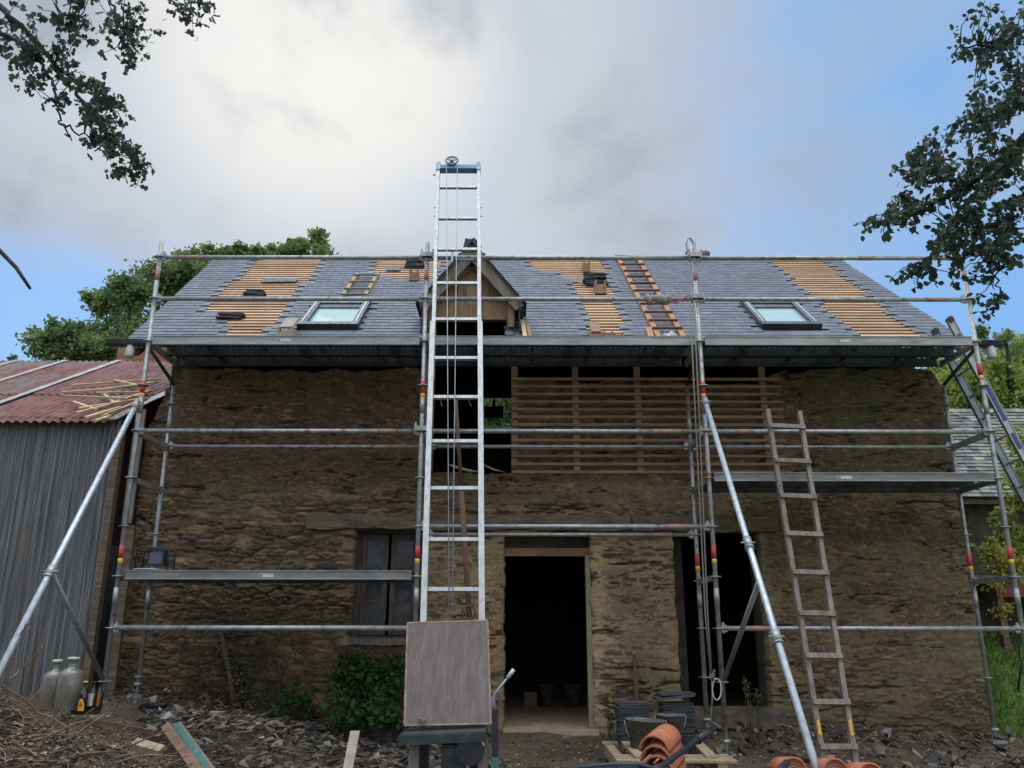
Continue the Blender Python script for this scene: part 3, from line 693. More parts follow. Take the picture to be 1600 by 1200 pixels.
def build_dormer():
    yf = YW-.02; half = (DX1-DX0)/2; xm = (DX0+DX1)/2
    z0 = PZ(0, 735, YW); zb = EAVE_Z-.02; ze = D_EAVE_Z; za = D_APEX_Z
    d = part('dormer', MB().lohi((DX0+.01, yf, z0), (DX0+.11, yf+.12, ze+.02)).lohi((DX1-.11, yf, zb-.1), (DX1-.01, yf+.12, ze+.02)).lohi((DX0+.11, yf+.03, PZ(0, 497, yf)), (DX1-.11, yf+.12, PZ(0, 472, yf))), M_OAK, house)
    # gable boards
    w = (DX1-DX0-.04)/7
    for k in range(7):
        a = DX0+.02+k*w; b = a+w-.006; zl = PZ(0, 474, yf)+.005*(k % 2)
        def zt(x): return za-.06 - abs(x-xm)/half*(za-ze)
        g = MB(); y0 = yf+.04; y1 = yf+.06; pts = [(a, zl), (b, zl), (b, max(zt(b), zl+.01))] + ([(xm, zt(xm))] if a < xm < b else []) + [(a, max(zt(a), zl+.01))]
        n = len(pts); g.add([(x, y0, z) for x, z in pts]+[(x, y1, z) for x, z in pts], [tuple(range(n)), tuple(reversed(range(n, 2*n)))]+[(i, i+n, (i+1) % n+n, (i+1) % n) for i in range(n)])
        part('gable_board', g, mat('gable_board_%d' % k, *( ((.40, .27, .17), (.30, .20, .12)) if k in (2, 3) else ((.27, .165, .09), (.17, .10, .055))), 4, .8, stretch=(5, 5, .6), c3=(.12, .08, .05), c3scale=3), d)
    # barge boards
    for sgn in (-1, 1):
        g = MB(); a = Vector((xm, yf-.11, za-.10)); b = Vector((xm+sgn*(half+.05), yf-.11, ze-.13)); g.beam(a, b, .03, .13, up=(-sgn*.7, 0, 1)); part('barge_board', g, M_GREYWOOD, d)
        # inner rafter
        g = MB(); g.beam((xm, yf+.0, za-.2), (xm+sgn*(half-.02), yf+.0, ze-.02), .06, .07, up=(-sgn*.7, 0, 1)); part('gable_rafter', g, M_OAK, d)
        # roof slope: slab from the front back to the main roof
        g = MB(); rn = Vector((sgn*(za-ze), 0, half)).normalized()
        def ym(z): return EAVE_Y + (z-EAVE_Z)/math.tan(SLOPE)
        A = Vector((xm, yf-.14, za)); B = Vector((xm+sgn*(half+.08), yf-.14, ze-.09)); Cc = Vector((B.x, ym(B.z)+.05, B.z)); D = Vector((xm, ym(za)+.05, za))
        t = rn*.03; g.add([A, B, Cc, D, A+t, B+t, Cc+t, D+t], [(0, 1, 2, 3), (7, 6, 5, 4), (0, 4, 5, 1), (1, 5, 6, 2), (2, 6, 7, 3), (3, 7, 4, 0)])
        part('roof_slope', g, M_BEAM, d)
        g = MB(); dn = (B-A).normalized(); L = (B-A).length+.03; r = random.Random(5)
        ns = 7
        for i in range(ns):
            s1 = L*(i+1)/ns; yy = A.y-.03
            while yy < ym(A.z+dn.z*s1)-.05:
                v = r.uniform(.7, 1.1); g.col = (.08*v, .088*v, .10*v)
                p = A + dn*s1 + t + rn*.012; p.y = yy
                q = dn*-.2; wv = Vector((0, .17, 0))
                vs = [p, p+wv, p+wv+q-rn*.012, p+q-rn*.012]; k = rn*.007; g.add(vs+[v_-k for v_ in vs], [(0, 1, 2, 3), (7, 6, 5, 4), (0, 4, 5, 1), (1, 5, 6, 2), (3, 7, 4, 0)])
                yy += .175
        part('dormer_slates', g, M_SLATE, d)
        # cheek
        x = xm+sgn*(half-.02); g = MB(); yb = ym(ze); g.add([(x, yf+.10, zb), (x, ym(zb)+.1, zb), (x, yb+.1, ze), (x, yf+.10, ze), (x+sgn*.03, yf+.10, zb), (x+sgn*.03, ym(zb)+.1, zb), (x+sgn*.03, yb+.1, ze), (x+sgn*.03, yf+.10, ze)], [(0, 1, 2, 3), (7, 6, 5, 4), (0, 4, 5, 1), (1, 5, 6, 2), (2, 6, 7, 3), (3, 7, 4, 0)])
        part('cheek', g, M_DECKBOARD, d)
        # hanging slates down the outer side
        g = MB(); z = ze-.12; r = random.Random(6)
        while z > zb+.02:
            v = r.uniform(.8, 1.1); g.col = (.08*v, .09*v, .10*v); g.beam((x+sgn*.055, yf-.02, z+.06), (x+sgn*(.065+r.uniform(0, .02)), yf-.02, z-.06), .26, .008, up=(1, 0, 0)); z -= .09
        part('cheek_slates', g, M_SLATE, d)
    g = MB(); g.col = (.09, .095, .11)
    for (x, dx, dz, tl) in ((-.05, .10, .14, .2), (.03, .07, .16, -.35), (.07, .08, .12, -.2), (-.02, .09, .12, .1)):
        g.box((xm+x, yf-.12+.02*x, za+.03), (dx, .008, dz), Matrix.Rotation(tl, 4, 'Y'))
    part('ridge_slate_tips', g, M_SLATE, d)
    g = MB(); g.beam((xm-.17, yf-.16, za-.14), (xm+.17, yf-.16, za-.14), .02, .05); part('apex_clasp', g, M_GREYWOOD, d)
    # loose bracket pieces on the right post
    g = MB(); g.lohi((DX1-.10, yf-.05, PZ(0, 512, yf)), (DX1-.02, yf-.002, PZ(0, 470, yf))); part('post_facing', g, M_OAK, d)
build_dormer()

# ------------------------------------------------------------------ SCAFFOLD
FY, RY = 8.586, 9.37; SX = [-3.965 + 3.008*i for i in range(4)]; KT = HC + 3.979
def kz(k): return KT - .5*k
sc = thing('scaffolding', 'galvanised tube scaffolding with steel decks standing along the house front', 'scaffolding', (0, FY, 0))
def standard(x, y, z0, z1, tapes, ktop=0):
    mb = MB(); zb = z0+.12
    mb.tube([(x, y, zb), (x, y, z1)], .0242, 12)
    for k in range(-1, 12):
        z = kz(k)
        if zb+.02 < z < z1-.01:
            mb.tube([(x, y, z-.005), (x, y, z+.005)], .062 if y == FY else .055, 8)
    for zj in (kz(3)-.22, kz(7)-.2):
        if z0 < zj < z1: mb.tube([(x, y, zj-.09), (x, y, zj+.09)], .0275, 12)
    s = part('standard', mb, M_STEEL, sc)
    b = MB(); b.tube([(x, y, z0), (x, y, zb+.05)], .019, 8); b.lohi((x-.075, y-.075, z0-.03), (x+.075, y+.075, z0)); b.tube([(x, y, zb-.03), (x, y, zb)], .045, 8); part('base_jack', b, M_STEEL, s)
    for t in tapes:
        z, kind = t; g = MB(); g.tube([(x, y, z-.0), (x, y, z+.13)], .0252, 12); part('marking_tape', g, M_RED if kind else M_PALERED, s)
        g = MB()
        if kind: g.tube([(x, y, z-.055), (x, y, z-.001)], .0252, 12); part('marking_tape', g, M_YEL, s)
for i, x in enumerate(SX):
    foot = [.36, .12, .04, .05][i]; foot = gzf(x, FY)+.03; top = [KT+.19, KT+.19, KT+.2, KT+.06][i]
    standard(x, FY, foot, top, [(PZ(0, 614, FY) if i != 3 else PZ(0, 585, FY), 1), (PZ(0, 872, FY), 1), (kz(1)+.22, 0)])
for i, x in enumerate(SX):
    standard(x, RY, gzf(x, RY)+.03, kz(3)+.22, [(PZ(0, 883, RY), 1)] if i in (2, 3) else [])
def ledger(xa, xb, y, k, kind='guardrail', tapes=(), thick=.0242, dz=0):
    z = kz(k)+dz; mb = MB(); mb.tube([(xa+.05, y, z), (xb-.05, y, z)], thick, 12)
    for x, s in ((xa, 1), (xb, -1)):
        mb.obox((x+s*.052, y, z), Vector((.028, 0, 0)), Vector((0, .016, 0)), Vector((0, 0, .034))); mb.beam((x+s*.045, y, z-.045), (x+s*.045, y, z+.06), .01, .022, up=(1, 0, 0))
    o = part(kind, mb, M_STEEL, sc)
    for t in tapes:
        x = PX(t, 600 + (z*0), y); 
        # solve x for the wanted pixel column at this height
        r = ray(t, project((xa, y, z))[1]); x = r.x*(y/r.y); g = MB(); g.tube([(x, y, z), (x+.19, y, z)], thick+.001, 12); part('marking_tape', g, M_PALERED, o)
for i in range(3):
    a, b = SX[i], SX[i+1]
    ledger(a, b, FY, 0, 'guardrail', [(288,), (), (1340,)][i]); ledger(a, b, FY, 1, 'guardrail', [(), (), (1448,)][i])
    ledger(a, b, FY, 4, 'ledger', [(590,), (1028,), (1148,)][i]); ledger(a, b, RY, 4, 'ledger', [(608,), (), ()][i], .0215)
ledger(SX[1], SX[2], FY, 6, 'ledger', (1040,)); ledger(SX[1], SX[2], RY, 6, 'ledger', (1016,), .0215)
ledger(SX[0], SX[1], FY, 8, 'ledger', (), .0265); ledger(SX[2], SX[3], FY, 8, 'ledger', (1168,))
for i, x in enumerate(SX):
    for k in (2, 4, 5, 7) if i in (0,) else (2, 4) if i == 1 else (2, 4, 5, 7):
        z = kz(k)-.01; mb = MB(); mb.obox((x, (FY+RY)/2, z), Vector((.022, 0, 0)), Vector((0, (RY-FY)/2-.04, 0)), Vector((0, 0, .028)))
        for y, s in ((FY+.05, 1), (RY-.05, -1)): mb.obox((x, y, z), Vector((.016, 0, 0)), Vector((0, .028, 0)), Vector((0, 0, .04)))
        part('transom', mb, M_STEEL, sc)
for i, x in enumerate(SX):      # end brackets that carry the top deck
    if i in (0, 2, 3):
        mb = MB(); mb.tube([(x, FY+.04, kz(2)-.07), (x, RY-.02, kz(3)+.24)], .02, 8); part('bracket_tube', mb, M_DECK, sc)
def deck(a, b, k, y0=FY-.03, y1=RY-.03, red=None):
    z = kz(k); n = 2; w = (y1-y0)/n; a += .05; b -= .05
    for j in range(n):
        ya = y0+j*w+.004; yb = y0+(j+1)*w-.004
        # plate with punched holes
        mb = MB(); nx = int((b-a)/.03); xs = np.linspace(a, b, nx+1); ny = 16; ys = np.linspace(ya+.012, yb-.012, ny+1); V = [(x, y, z+.045) for y in ys for x in xs]; Fs = []
        for r in range(ny):
            for c in range(nx):
                if (r in (10, 12, 14)) and ((c + (r == 12)) % 2 == 0) and 3 < c < nx-4 and abs((c % 34)-17) > 1: continue
                i0 = r*(nx+1)+c; Fs.append((i0, i0+1, i0+nx+2, i0+nx+1))
        mb.add(V, Fs)
        dp = part('deck_panel', mb, M_DECK, sc)
        for y, sgn in ((ya, 1), (yb, -1)):
            g = MB(); zb = z-(.035 if k == 2 else .022); g.lohi((a, y-.004, zb), (b, y+.004, z+.048)); sr = part('side_rail', g, (M_DECKEDGE if k == 2 else M_DECKWEB) if (j == 0 and sgn > 0) else M_DECK, dp)  # inner rails take the dark steel: shade under the deck put into colour
            g = MB(); g.lohi((a, y-.014 if sgn > 0 else y-.026, zb-.010), (b, y+.026 if sgn > 0 else y+.012, zb-.0005)); g.lohi((a, y-.012, z+.0485), (b, y+.010, z+.057)); part('flange', g, M_DECKEDGE if (j == 0 and sgn > 0) else M_DECK, sr if False else dp)
        for x in np.linspace(a+.5, b-.5, 4):
            g = MB(); g.lohi((x-.012, ya+.02, z+.01), (x+.012, yb-.02, z+.043)); part('cross_rib', g, M_DECK, dp)
        if j == 0 and red is not None:
            x = red; g = MB(); g.lohi((x, ya-.0075, z-.012), (x+.15, ya-.0055, z+.022)); part('sticker', g, M_WHITE, dp); g = MB(); g.lohi((x+.008, ya-.0095, z-.004), (x+.035, ya-.0078, z+.016)); part('sticker_mark', g, M_RED, dp)
deck(SX[0], SX[1], 2, red=PX(434, 538, FY)); deck(SX[1], SX[2], 2); deck(SX[2], SX[3], 2, red=PX(1306, 538, FY))
deck(SX[0]+.03, SX[1], 7, red=PX(405, 907, FY)); deck(SX[2], SX[3], 5, red=PX(1307, 750, FY))
def raker(top, bot, strut_px, std_x, std_k, r=.0265):
    mb = MB(); mb.tube([top, bot], r, 12); d = (Vector(bot)-Vector(top)); L = d.length; d.normalize()
    o = part('raking_brace', mb, M_RAKER, sc)
    for f in strut_px: g = MB(); p = Vector(top)+d*(L*f); g.tube([p-d*.05, p+d*.05], r+.009, 12); g.tube([p+d*.06, p+d*.075], r+.016, 8); g.tube([p+Vector((-.06, 0, 0)), p+Vector((.06, 0, 0))], .008, 6); part('coupler', g, M_STEEL, o)
    return d, L
# left raker
ta = Vector((SX[0]-.02, FY-.06, PZ(0, 634, FY))); pb = P(8, 1032, 6.35); pb2 = ta+(pb-ta)*1.22
d, L = raker(ta, pb2, (.0, .60), 0, 0)
js = ta + (pb2-ta)*.60
mb = MB(); mb.tube([js, (SX[0], FY-.05, kz(9)+.03)], .022, 10); part('brace_strut', mb, M_STEEL, sc)
ta = Vector((SX[2]+.0, FY-.06, PZ(0, 628, FY))); pb = P(1275, 1199, 5.75); pb2 = ta+(pb-ta)*1.25
raker(ta, pb2, (.0, .41, .60), 0, 0)
# strut junction at pixel y 905
best = min((abs(project(ta+(pb2-ta)*t)[1]-905), t) for t in np.linspace(0, 1, 200)); js = ta+(pb2-ta)*best[1]
mb = MB(); mb.tube([js, (SX[2]+.01, FY-.05, kz(9)+.03)], .022, 10); part('brace_strut', mb, M_STEEL, sc)
# couplers and a swivel at the tops, hook on the middle post
for x, k in ((SX[1], 0), (SX[2], 0), (SX[2], 1), (SX[1], 4)):
    g = MB(); z = kz(k); g.box((x, FY-.03, z+.02), (.13, .06, .05)); g.beam((x-.06, FY-.03, z-.02), (x-.06, FY-.03, z+.09), .02, .02, up=(1, 0, 0)); g.beam((x+.07, FY-.03, z-.02), (x+.07, FY-.03, z+.09), .02, .02, up=(1, 0, 0)); part('coupler', g, M_STEEL, sc)
g = MB(); x = SX[2]-.03; z = KT+.2; g.tube([(x+.03, FY, z-.02), (x-.01, FY-.02, z+.04), (x-.05, FY-.03, z+.02), (x-.06, FY-.03, z-.05), (x-.05, FY-.03, z-.12), (x-.07, FY-.03, z-.17)], .012, 6); part('top_hook', g, M_STEEL, sc)

# pulley rope on the right middle standard
rope = thing('pulley_rope', 'knotted rope hanging down the middle scaffold post to a white loop', 'rope', (SX[2], FY-.09, 0), None)
def px_path(pts, Y): return [P(a, b, Y) for a, b in pts]
for dx in (0, 6):
    g = MB(); g.tube(px_path([(1078+dx, 470), (1086+dx, 640), (1094+dx*.8, 800), (1102+dx*.6, 960), (1110+dx*.3, 1050)], FY-.09), .008, 6); part('rope_strand', g, M_ROPE, rope)
g = MB(); r = random.Random(3); pts = [P(1113+r.uniform(-5, 5), 1054+r.uniform(-9, 9), FY-.10+r.uniform(-.03, .03)) for _ in range(14)]; g.tube(pts, .009, 6); part('knot', g, M_ROPE, rope)
g = MB(); pts = [P(1120+7*math.sin(t), 1077+17*math.cos(t), FY-.1) for t in np.linspace(0, 6.28, 16)]; g.tube(pts, .007, 6); part('loop', g, M_WHITE, rope)
g = MB(); g.tube(px_path([(1112, 1060), (1113, 1090), (1111, 1120), (1109, 1145)], FY-.1), .006, 6); part('rope_tail', g, M_ROPE, rope)
# rag tied on the guardrail and red strap
g = MB((PX(1028, 468, FY), FY, kz(1))); r = random.Random(8)
for i in range(9):
    x = PX(1011+i*4.2, 468, FY); g.lathe((x, FY+r.uniform(-.01, .01), kz(1)+r.uniform(-.02, .015)), [(.02, -.025), (.05*r.uniform(.8, 1.3), -.01), (.048*r.uniform(.7, 1.2), .01), (.02, .03)], 9, (1, r.uniform(-.5, .5), r.uniform(-.4, .4)))
tag(part('rag', g, M_CLOTH), 'dirty pale rag knotted round the scaffold guardrail', 'rag')
g = MB((PX(1070, 470, FY), FY, kz(1))); g.tube([P(1045, 470, FY-.03), P(1058, 473, FY-.04), P(1072, 464, FY-.04), P(1076, 458, FY-.03)], .009, 5); tag(part('strap', g, M_RED), 'red strap tied between the rag and the scaffold post', 'strap')

# ------------------------------------------------------------------ HOIST
def H(z, x=0):      # point on the hoist plane at height z above the camera, x sideways
    return Vector((x, 6.84 + 2.13*(z-.04)/5.25, HC+z))
HD = (H(1)-H(0)).normalized(); HN = Vector((0, -HD.z, HD.y))      # HN points to the viewer
def hoist_at(px, py):
    p0 = H(0); p = on_plane(px, py, p0, HN.normalized()); return p
hb = hoist_at(705, 972)
hoist = thing('ladder_hoist', 'tall aluminium ladder hoist with a brown tray leaning over the roof edge', 'hoist', (hb.x, 6.4, 0))
def stile(pxa, pya, pxb, pyb, w=.062, d=.03):
    a = hoist_at(pxa, pya); b = hoist_at(pxb, pyb); mb = MB(); mb.obox((a+b)/2, Vector((d/2, 0, 0)), (b-a)/2, HN*w/2)
    u = (b-a).normalized(); o = part('stile', mb, M_ALU, hoist)
    for py in (348, 358, 622):
        p = a.lerp(b, (py-pya)/(pyb-pya)); g = MB(); s = -1 if pxa < 705 else 1; g.tube([p, p+Vector((s*.035, 0, 0))], .008, 8); part('bolt', g, M_GREYM, o)
    return a, b
# lower part is slightly wider than the upper one
sl1 = hoist_at(660, 972); sl2 = hoist_at(684, 262); sr1 = hoist_at(750, 972); sr2 = hoist_at(748.5, 262)
low_l = hoist_at(658, 1000)
def hoist_stile(pa, pb, s):
    a = hoist_at(*pa); b = hoist_at(*pb); d = (b-a).normalized(); sx = Vector((1, 0, 0))
    mb = MB(); mid = a.lerp(b, .46)
    mb.obox((mid+b)/2, sx*.019, (b-mid)/2, HN*.035)
    o = part('stile', mb, M_ALU, hoist)
    mb = MB(); mid2 = a.lerp(b, .58); mb.obox((a+mid2)/2+sx*s*.008+HN*.03, sx*.024, (mid2-a)/2, HN*.038); part('lower_stile', mb, M_ALU, o)
    for t in (.86, .885, .56): g = MB(); p = a.lerp(b, t); g.tube([p, p+sx*s*.036], .009, 8); part('bolt', g, M_GREYM, o)
hoist_stile((662, 1040), (685, 266), -1); hoist_stile((752, 1040), (748, 266), 1)
for py in (293, 341.5, 390, 443, 499.5, 560, 621, 690, 763.5, 843.5, 921.5):
    a = hoist_at(705, py); t = (1040-py)/(1040-266); xa = hoist_at(662+(685-662)*t, py).x; xb = hoist_at(752-4*t, py).x
    g = MB(); g.obox(Vector(((xa+xb)/2, a.y, a.z)), Vector(((xb-xa)/2, 0, 0)), HD*.017, HN*.016); part('rung', g, M_ALU, hoist)
a = hoist_at(685, 264); b = hoist_at(748, 264)
g = MB(); g.obox((a+b)/2, Vector(((b.x-a.x)/2-.02, 0, 0)), HD*.036, HN*.04); part('head_beam', g, M_BLUE, hoist)
for p in (a, b): g = MB(); g.obox(p+HD*.01, Vector((.024, 0, 0)), HD*.07, HN*.045); part('head_cheek', g, M_GREYM, hoist)
pc = hoist_at(706.5, 257)+HN*.06; g = MB(); g.torus(pc, .072, .013, HN)
for k in range(5):
    an = 2*math.pi*k/5+.3; q = Vector((math.cos(an), 0, 0))+HD*math.sin(an); g.tube([pc, pc+q*.07], .008, 6)
g.tube([pc-HN*.03, pc+HN*.02], .022, 10); part('pulley_wheel', g, M_GREYM, hoist)
g = MB(); g.torus(a+Vector((-.05, 0, -.08)), .014, .005, HN, 12, 6); part('eyelet', g, M_GREYM, hoist)
for xa, xb in ((698, 702.5), (715, 707)):
    g = MB(); g.tube([hoist_at(xa, 262)+HN*.055, hoist_at((xa*.55+xb*.45), 600)+HN*.05, hoist_at(xb, 975)+HN*.06], .0042, 6); part('cable', g, M_CABLE, hoist)
# clamps on the rung at y 621
for px in (688, 711, 733):
    p = hoist_at(px, 619)-HN*.03; g = MB(); g.torus(p, .022, .007, Vector((1, 0, 0)), 14, 6); g.tube([p+Vector((0, 0, -.03)), p+Vector((.02, -.02, -.09))], .004, 5); g.box(p, (.03, .05, .03)); part('clamp', g, M_GREYM, hoist)
for px in (707,):
    p = hoist_at(px, 393); g = MB(); g.beam(p-HN*.02, p-HN*.02-HD*.16, .03, .02, up=(1, 0, 0)); g.tube([p-HN*.05-HD*.08, p-HN*.05-HD*.08+Vector((.33, 0, 0))], .014, 8); part('head_clamp', g, M_GREYM, hoist)
# tray: brown panel on the front of the stiles
def tray_at(px, py): return on_plane(px, py, H(0)+HN*.12, HN)
c = [tray_at(637, 974), tray_at(762, 970), tray_at(767, 1131), tray_at(632, 1134)]
g = MB(); t = HN*.009; g.add([p+t for p in c]+[p-t for p in c], [(3, 2, 1, 0), (4, 5, 6, 7)]); part('tray_panel', g, M_PLY, hoist)
g = MB()
for i in range(4):
    a, b = c[i], c[(i+1) % 4]; g.beam(a, b, .012, .022, up=HN)
part('tray_edge', g, M_PLYEDGE, hoist)
g = MB(); p = tray_at(660, 1128)+HN*.05; g.box(p, (.055, .05, .02), Matrix.Rotation(.2, 4, 'Y')); part('wedge', g, M_GREYWOOD, hoist)
# lower ledge, legs, motor
l0 = tray_at(630, 1140); l1 = tray_at(760, 1134); out = Vector((0, -.34, .0))
g = MB(); mid = (l0+l1)/2; ax = (l1-l0)/2
g.obox(mid+Vector((0, -.02, -.03)), ax, Vector((0, .20, 0)), Vector((0, 0, .018)))
g.obox(mid+Vector((0, -.235, -.045)), ax*1.02, Vector((0, .012, 0)), Vector((0, 0, .03)))
part('lower_ledge', g, M_DKGREEN, hoist)
gy = l0.y-.1; gr = gzf(l0.x, gy)-.1
for px, yy, w, m in ((648, 0, .035, M_GREYWOOD), (755, 0, .035, M_GREYWOOD), (662, .22, .04, M_BLACK), (744, .25, .035, M_BLACK)):
    q = P(px, 1160, gy+yy); g = MB(); g.lohi((q.x-w, gy+yy-.03, gr-.1), (q.x+w, gy+yy+.03, l0.z-.055)); part('leg', g, m, hoist)
g = MB(); q = P(706, 1185, gy+.05); q2 = P(706, 1165, gy+.05); zt = PZ(0, 1160, gy+.05)
g.lohi((PX(690, 1180, gy), gy-.05, zt-.42), (PX(726, 1180, gy), gy+.2, zt)); mt = part('motor_housing', g, M_DKGREEN, hoist)
g = MB(); cx_ = PX(735, 1175, gy-.06); g.tube([(cx_, gy-.12, PZ(0, 1172, gy-.12)), (cx_, gy+.12, PZ(0, 1172, gy-.12))], .098, 24); part('winch_drum', g, M_BLACK, mt)
g = MB(); cc = Vector((cx_, gy-.125, PZ(0, 1172, gy-.12))); g.tube([cc+Vector((math.cos(a), 0, math.sin(a)))*.10 for a in np.linspace(.3, 2.6, 14)], .007, 6); part('drum_guard', g, M_ZINCL, mt)
# control lever post to the right of the tray
g = MB(); Yp = gy-.02; a = P(774, 1108, Yp); g.lohi((a.x-.022, Yp-.02, gzf(a.x, Yp)), (a.x+.022, Yp+.02, a.z)); pst = part('lever_post', g, M_BLACK, hoist)
g = MB(); g.lohi((a.x-.026, Yp-.024, gzf(a.x, Yp)-.02), (a.x+.026, Yp+.024, PZ(0, 1182, Yp))); part('post_foot', g, M_TEAL, pst)
g = MB(); g.tube([a+Vector((0, 0, -.03)), P(770, 1094, Yp), P(774, 1083, Yp), P(793, 1059, Yp)], [.02, .018, .011, .008], 8); part('lever', g, M_GREYM, pst)
g = MB(); g.tube([P(793, 1059, Yp), P(803, 1046, Yp)], .014, 8); part('grip', g, M_WHITE, pst)

# rusty prop standing inside the hoist
def prop():
    g = MB((PX(733, 1100, 8.1), 8.1, .1)); a = P(712, 625, 8.0); b = P(733, 960, 8.1); c = b + (b-a)*.28; g.tube([a, a.lerp(b, .45)], .019, 8); g.tube([a.lerp(b, .43), c], .026, 8)
    o = part('steel_prop', g, M_RUST); tag(o, 'rusty steel prop leaning inside the ladder hoist', 'prop')
    g = MB(); g.torus(P(732, 957, 8.07), .062, .008, Vector((0, 1, .1)), 20, 6); part('ring_handle', g, M_RUST, o)
    g = MB(); g.box(c, (.12, .12, .01)); part('foot_plate', g, M_RUST, o)
ORG_FIX = True
prop()

# ------------------------------------------------------------------ ladders
def plane_ladder(name, label, cat, A0, A1, B0, B1, rungs, sw, sd, m, rm, rr, group=None, flat=True):
    """stiles A0->A1 and B0->B1, rungs at fractions"""
    t = thing(name, label, cat, (A0+B0)/2, group); u = (A1-A0).normalized(); w = (B0-A0).normalized(); n = u.cross(w).normalized()
    for a, b in ((A0, A1), (B0, B1)):
        g = MB(); g.obox((a+b)/2, w*sw/2, (b-a)/2, n*sd/2); part('stile', g, m, t)
    for f in rungs:
        a = A0.lerp(A1, f); b = B0.lerp(B1, f); g = MB(); g.obox((a+b)/2 + (n*(-sd/2-rr[1]/2) if flat == 2 else Vector()), (b-a)/2 + (w*sw*.5 if flat == 2 else Vector()), u*rr[0]/2, n*rr[1]/2); part('rung', g, rm, t)
    return t, u, w, n
# wooden ladder on the right
W0 = .36; yb, yt = 7.62, 8.545
A0 = P(1283, 1170, yb); B0 = P(1333, 1170, yb); A1 = P(1199, 641, yt); B1 = P(1249, 644, yt); 
pt = project
def frac(y, a, b):
    lo, hi = 0., 1.
    for _ in range(40):
        m_ = (lo+hi)/2
        if pt(a.lerp(b, m_))[1] > y: lo = m_
        else: hi = m_
    return lo
Y2 = [1168, 1098, 1026, 960, 896, 836, 777, 722, 668]
A0e = A0 + (A0-A1).normalized()*.12; B0e = B0+(B0-B1).normalized()*.12
wl, u, w, n = plane_ladder('wooden_ladder', 'old weathered wooden ladder leaning on the lower right scaffold deck', 'ladder', A0e, A1, B0e, B1, [frac(y, A0e, A1) for y in Y2], .042, .06, M_GREYWOOD, M_RUSTW if False else M_GREYWOOD, (.045, .03), None, 2)
for a, b in ((A0e, A1), (B0e, B1)):
    p = a.lerp(b, frac(1150, a, b)); q = a.lerp(b, frac(1126, a, b)); s = 1 if n.y > 0 else -1
    g = MB(); g.obox((p+q)/2 - n*s*.034, w*.013, (q-p)/2, n*.002); part('yellow_marking', g, M_ORANGE, wl)
# aluminium ladder at the right end, seen from the side
def alu_ladder():
    Yn, Yf = 9.0, 9.29
    a1 = P(1484, 500, Yn); a0 = P(1600, 714, Yn); b1 = P(1461, 518, Yf); b0 = P(1600, 775, Yf)
    da = (a0-a1).normalized(); a0 = a1+da*5.0; b0 = b1 + da*5.0
    t = thing('aluminium_ladder', 'aluminium ladder with blue labelled stile leaning at the right end of the scaffolding', 'ladder', (a0+b0)/2)
    side = Vector((0, 1, 0)); nn = da.cross(side).normalized()
    for (p, q, mm) in ((a1, a0, 1), (b1, b0, 0)):
        g = MB(); g.obox((p+q)/2, side*.014, (q-p)/2, nn*.042); g.obox((p+q)/2+nn*.038, side*.022, (q-p)/2, nn*.004); g.obox((p+q)/2-nn*.038, side*.022, (q-p)/2, nn*.004); s = part('stile', g, M_ALU if mm else M_GREYM, t)
        g = MB(); g.tube([p-side*.03, p+side*.03], .04, 16); part('end_wheel', g, M_BLACK, s)
        if mm:
            for f0, f1 in ((.05, .10), (.22, .34), (.38, .43), (.47, .58), (.62, .70)):
                g = MB(); g.obox(p+da*(f0+f1)*2.5*.75 - side*.0155, side*.0015, da*(f1-f0)*2.5*.75, nn*.022); part('blue_label', g, M_NAVY, s)
    for k in range(17):
        f = .30+.28*k; g = MB(); p = a1+da*f; q = b1+da*(f+.0); g.tube([p, q], .014, 8); part('rung', g, M_ALU, t)
alu_ladder()
# ladders lying on the roof
def roof_ladder(label, bl, br, tl, tr, ys, sw, mid=.03):
    f = lambda p: roof_pt(p[0], p[1], mid)
    return plane_ladder('roof_ladder', label, 'ladder', f(bl), f(tl), f(br), f(tr), [frac(y, f(bl), f(tl)) for y in ys], sw, .04, M_RLAD, M_RUNG, (.035, .03), None, 2)[0]
M_RLAD = mat('roof_ladder_wood', (.50, .25, .11), (.34, .16, .075), 5, .8, stretch=(3, 3, 3), vary=.05)
M_RUNG = mat('roof_ladder_rung', (.22, .09, .06), (.15, .07, .05), 6, .8)
roof_ladder('long orange wooden roof ladder hooked over the ridge beside the middle bare strip', (1030, 529), (1069, 529), (967, 406), (998, 406), (416, 426, 435, 445.5, 457, 478, 491, 504, 516.5), .062)
g = MB((PX(980, 400, 12.4), 12.4, RIDGE_Z)); yy = RIDGE_Y-.1
g.beam(P(961, 400, yy), P(994, 402, yy), .04, .03); g.beam(P(964, 400, yy), P(967, 408, yy-.1), .05, .04); g.beam(P(993, 401, yy), P(997, 408, yy-.1), .05, .04)
tag(part('ridge_hook', g, M_GREYWOOD), 'grey wooden hook bar over the ridge at the top of the long roof ladder', 'hook')
M_RLAD2 = mat('yellow_roof_ladder_wood', (.44, .32, .15), (.30, .20, .09), 5, .8)
f = lambda x, y: roof_pt(x, y, .03)
plane_ladder('roof_ladder', 'short yellow wooden roof ladder lying above the left roof window', 'ladder', f(533, 465), f(559, 428), f(569, 465), f(590, 428), [frac(y, f(533, 465), f(559, 428)) for y in (463, 454, 443, 432.5)], .05, .035, M_RLAD2, M_GREYWOOD, (.03, .025), None, 2)

